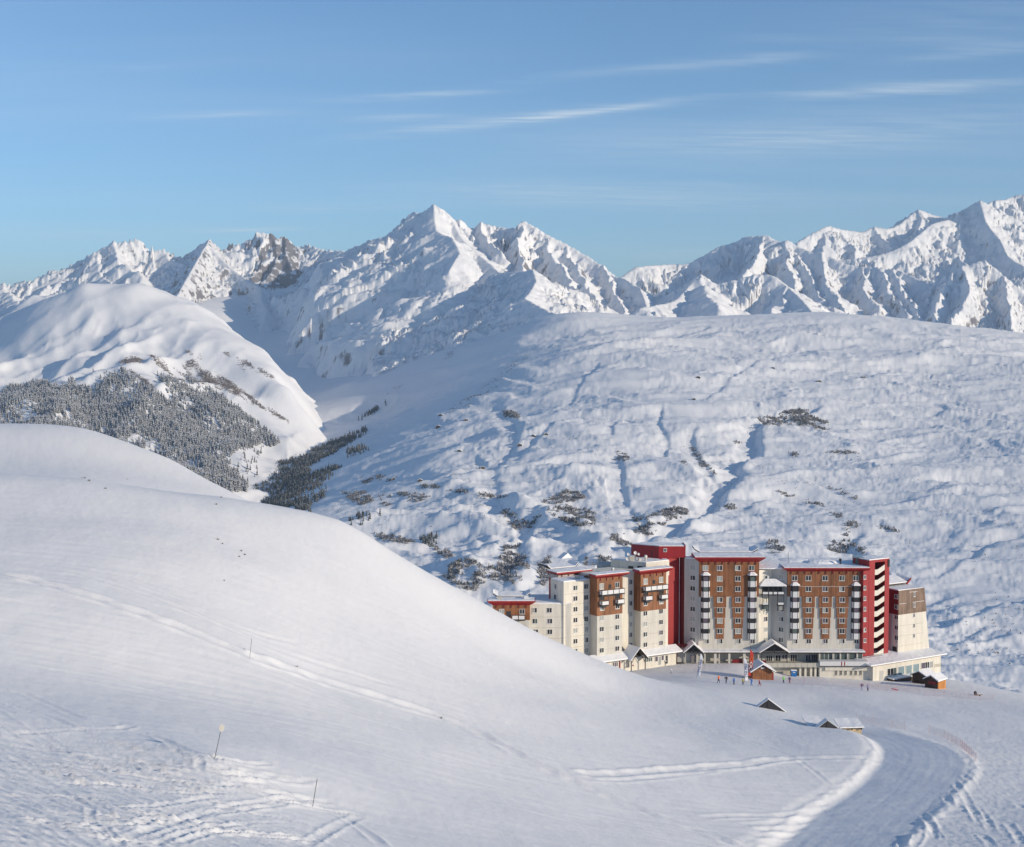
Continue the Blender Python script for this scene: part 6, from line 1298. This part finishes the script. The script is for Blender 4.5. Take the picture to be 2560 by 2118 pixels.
    net(((2310, 1740), (2360, 1742), (2420, 1748), (2483, 1752)), 'pale red safety net at the right end of the piste, below the dark huts')
    net(((2140, 1806), (2180, 1812), (2230, 1820), (2262, 1826)), 'short safety net above the upper bend of the piste road')
    net(((2322, 1834), (2360, 1846), (2400, 1868), (2428, 1893), (2440, 1905)), 'curved safety net round the outer bend of the piste road')
    # marker poles on the near slope
    def pole(pb, yb, pt, yt, lab, disc=False, r=.022):
        x, y, z = gpt(pb, yb, 60, 330); tp = P(pt, yt, y - .2); t = empty('marker_pole', (x, y, z), lab, 'marker pole')
        part(t, 'shaft', M['fascia'], lambda b: b.bar((x, y, z - .3), tp, r))
        if disc:
            d = Vector((.45, -.85, .1)).normalized(); u = Vector((0, 0, 1)); v = d.cross(u).normalized(); u = v.cross(d); n = 18; V = []; c = Vector(tp) + Vector((.03, 0, .05))
            for dd in (0, .03):
                for i in range(n): V.append(c + (v * math.cos(6.2832 * i / n) * .20 + u * math.sin(6.2832 * i / n) * .27) + d * dd)
            F = [tuple(range(n))[::-1], tuple(range(n, 2 * n))] + [(i, (i + 1) % n, n + (i + 1) % n, n + i) for i in range(n)]
            b = MB(); b.add(V, F); b.build('disc', M['grey'], t); b = MB(); V = [c + (p - c) * .6 + d * .02 for p in V]; b.add(V, F); b.build('disc_face', M['concrete'], t)
    pole(535, 1893, 553, 1822, 'marker pole with a small round disc on top, on the lower left slope', True)
    pole(780, 2015, 793, 1948, 'plain thin marker pole at the end of the skied patch, lower middle')
    pole(624, 1642, 629, 1597, 'thin marker pole beside the long cut track across the slope')
    x, y, z = gpt(1677.5, 1685, 300, 400); t = empty('marker_pole', (x, y, z), 'short stake capped with snow near the angled wing', 'marker pole'); part(t, 'shaft', M['fascia'], lambda b: b.bar((x, y, z - .3), (x, y, z + 1.0), .05)); part(t, 'snow_cap', M['snow'], lambda b: b.ball((x, y, z + 1.1), .2, .2, .18))
    x, y, z = gpt(1664, 1665, 300, 400); t = empty('marker_pole', (x, y, z), 'snow capped stake close to the arcade windows', 'marker pole'); part(t, 'shaft', M['fascia'], lambda b: b.bar((x, y, z - .3), (x, y, z + 1.2), .05)); part(t, 'snow_cap', M['snow'], lambda b: b.ball((x, y, z + 1.3), .22, .22, .2))
    # dry tufts poking through
    g = np.random.default_rng(3)
    for i, (a, b_, s_) in enumerate(((212, 1196, .7), (223, 1203, .6), (263, 1222, .4), (553, 1244, .5), (541, 1262, .5), (205, 1196, .4), (545, 1350, .5), (556, 1360, .35), (603, 1378, .4), (612, 1388, .45), (598, 1392, .3), (560, 1452, .25), (318, 1198, .3), (1102, 1796, .35), (741, 1668, .4))):
        x, y, z = gpt(a, b_, 60, 420); s_ *= .7; b = MB()
        for k in range(26):
            aa = g.uniform(0, 6.28); e = g.uniform(.5, 1.5); L = s_ * g.uniform(.4, 1.1); p = Vector((x + g.normal() * .25 * s_, y + g.normal() * .25 * s_, z - .04)); d = Vector((math.cos(aa) * math.cos(e), math.sin(aa) * math.cos(e), math.sin(e)))
            b.bar(p, p + d * L, .012, n=3)
        o = b.build('grass_tuft', M['twig']); tag(o, ('dry tuft on the left shoulder of the slope, below the upper hump', 'dry twig poking out near the brow of the near slope', 'dark tuft high on the middle of the near slope', 'brown tuft in the loose group below the brow of the slope', 'small lone tuft under the group of brown tufts', 'tiny tuft at the far left, right of the shoulder tufts', 'dry tuft beside the long cut track', 'tuft near the middle of the near slope')[(0, 0, 0, 1, 1, 0, 2, 2, 3, 3, 3, 4, 5, 6, 7)[i]], 'grass tuft', 'dry tufts on the near slope')
    # crumbs of snow thrown up beside the tracks
    V = []; F = []; g = np.random.default_rng(9); oct_ = [(1, 0, 0), (-1, 0, 0), (0, 1, 0), (0, -1, 0), (0, 0, 1), (0, 0, -1)]; of = [(0, 2, 4), (2, 1, 4), (1, 3, 4), (3, 0, 4), (2, 0, 5), (1, 2, 5), (3, 1, 5), (0, 3, 5)]
    for w, dep, pts in T:
        q = np.array([on_near(a, b_, 50, 330)[:2] for a, b_ in pts]); q = catmull(q, 3) if len(q) > 2 else q; seg = np.hypot(*np.diff(q, axis=0).T); L = seg.sum(); n = int(L * (1.1 if w > .55 else .5)); cs = np.concatenate([[0], np.cumsum(seg)])
        ss = g.uniform(0, L, n); cl = np.clip(fbm(ss / 6, ss * 0 + w * 9, 2, 77) + .6, 0, 1); ss = ss[g.uniform(0, 1, n) < cl]; n = len(ss)
        X = np.interp(ss, cs, q[:, 0]) + g.normal(0, w * 1.3, n); Y = np.interp(ss, cs, q[:, 1]) + g.normal(0, w * 1.3, n)
        if n == 0: continue
        Z = near_full(X, Y); rr = g.uniform(.02, .055, n) * np.clip(Y / 110, .6, 1.6)
        for i in range(n):
            k = len(V); V += [(X[i] + c[0] * rr[i] * g.uniform(.7, 1.3), Y[i] + c[1] * rr[i] * g.uniform(.7, 1.3), Z[i] + dep * .4 + c[2] * rr[i] * .8) for c in oct_]; F += [(a + k, b_ + k, c + k) for a, b_, c in of]
    tag(tri_mesh('snow_clods', V, F, M['snow']), kind='stuff')
    # tiny huts far out on the snowfield
    for i, (a, b_) in enumerate(((1333, 1092), (1365, 1088), (1299, 1115), (1745, 945), (2160, 945), (2048, 955), (1735, 1000), (1148, 1130), (1206, 1172), (1165, 1052), (1095, 1068), (1102, 1040), (984, 1200), (1050, 1204), (1270, 1370), (1932, 922))):
        x, y, z = raycast(a, b_, moor_f, 2300, 5600, 700)
        if y > 5300: continue
        t = empty('stone_hut', (x, y, z), HUTL[i], 'hut', 'tiny huts scattered over the snowfield')
        f = Fr.__new__(Fr); f.O = (x, y); f.th = R((i * 37) % 50 - 25); f.c = math.cos(f.th); f.n = math.sin(f.th); w = 9 + (i * 7) % 6
        part(t, 'wall', M['fascia'], lambda b: b.prism(f, [(-w / 2, z - 4), (w / 2, z - 4), (w / 2, z + 3), (0, z + 5), (-w / 2, z + 3)], -9, 0)); gable_roof(t, f, -w / 2, w / 2, -9.5, .3, z + 3, z + 5.3, .8, .2, .6)
M['twig'] = plain('dry_twig', (.20, .15, .10), .9)
_t0 = _t.time(); props(); print('props', _t.time() - _t0)
for _e in list(bpy.data.objects):
    if _e.users == 0: bpy.data.objects.remove(_e)
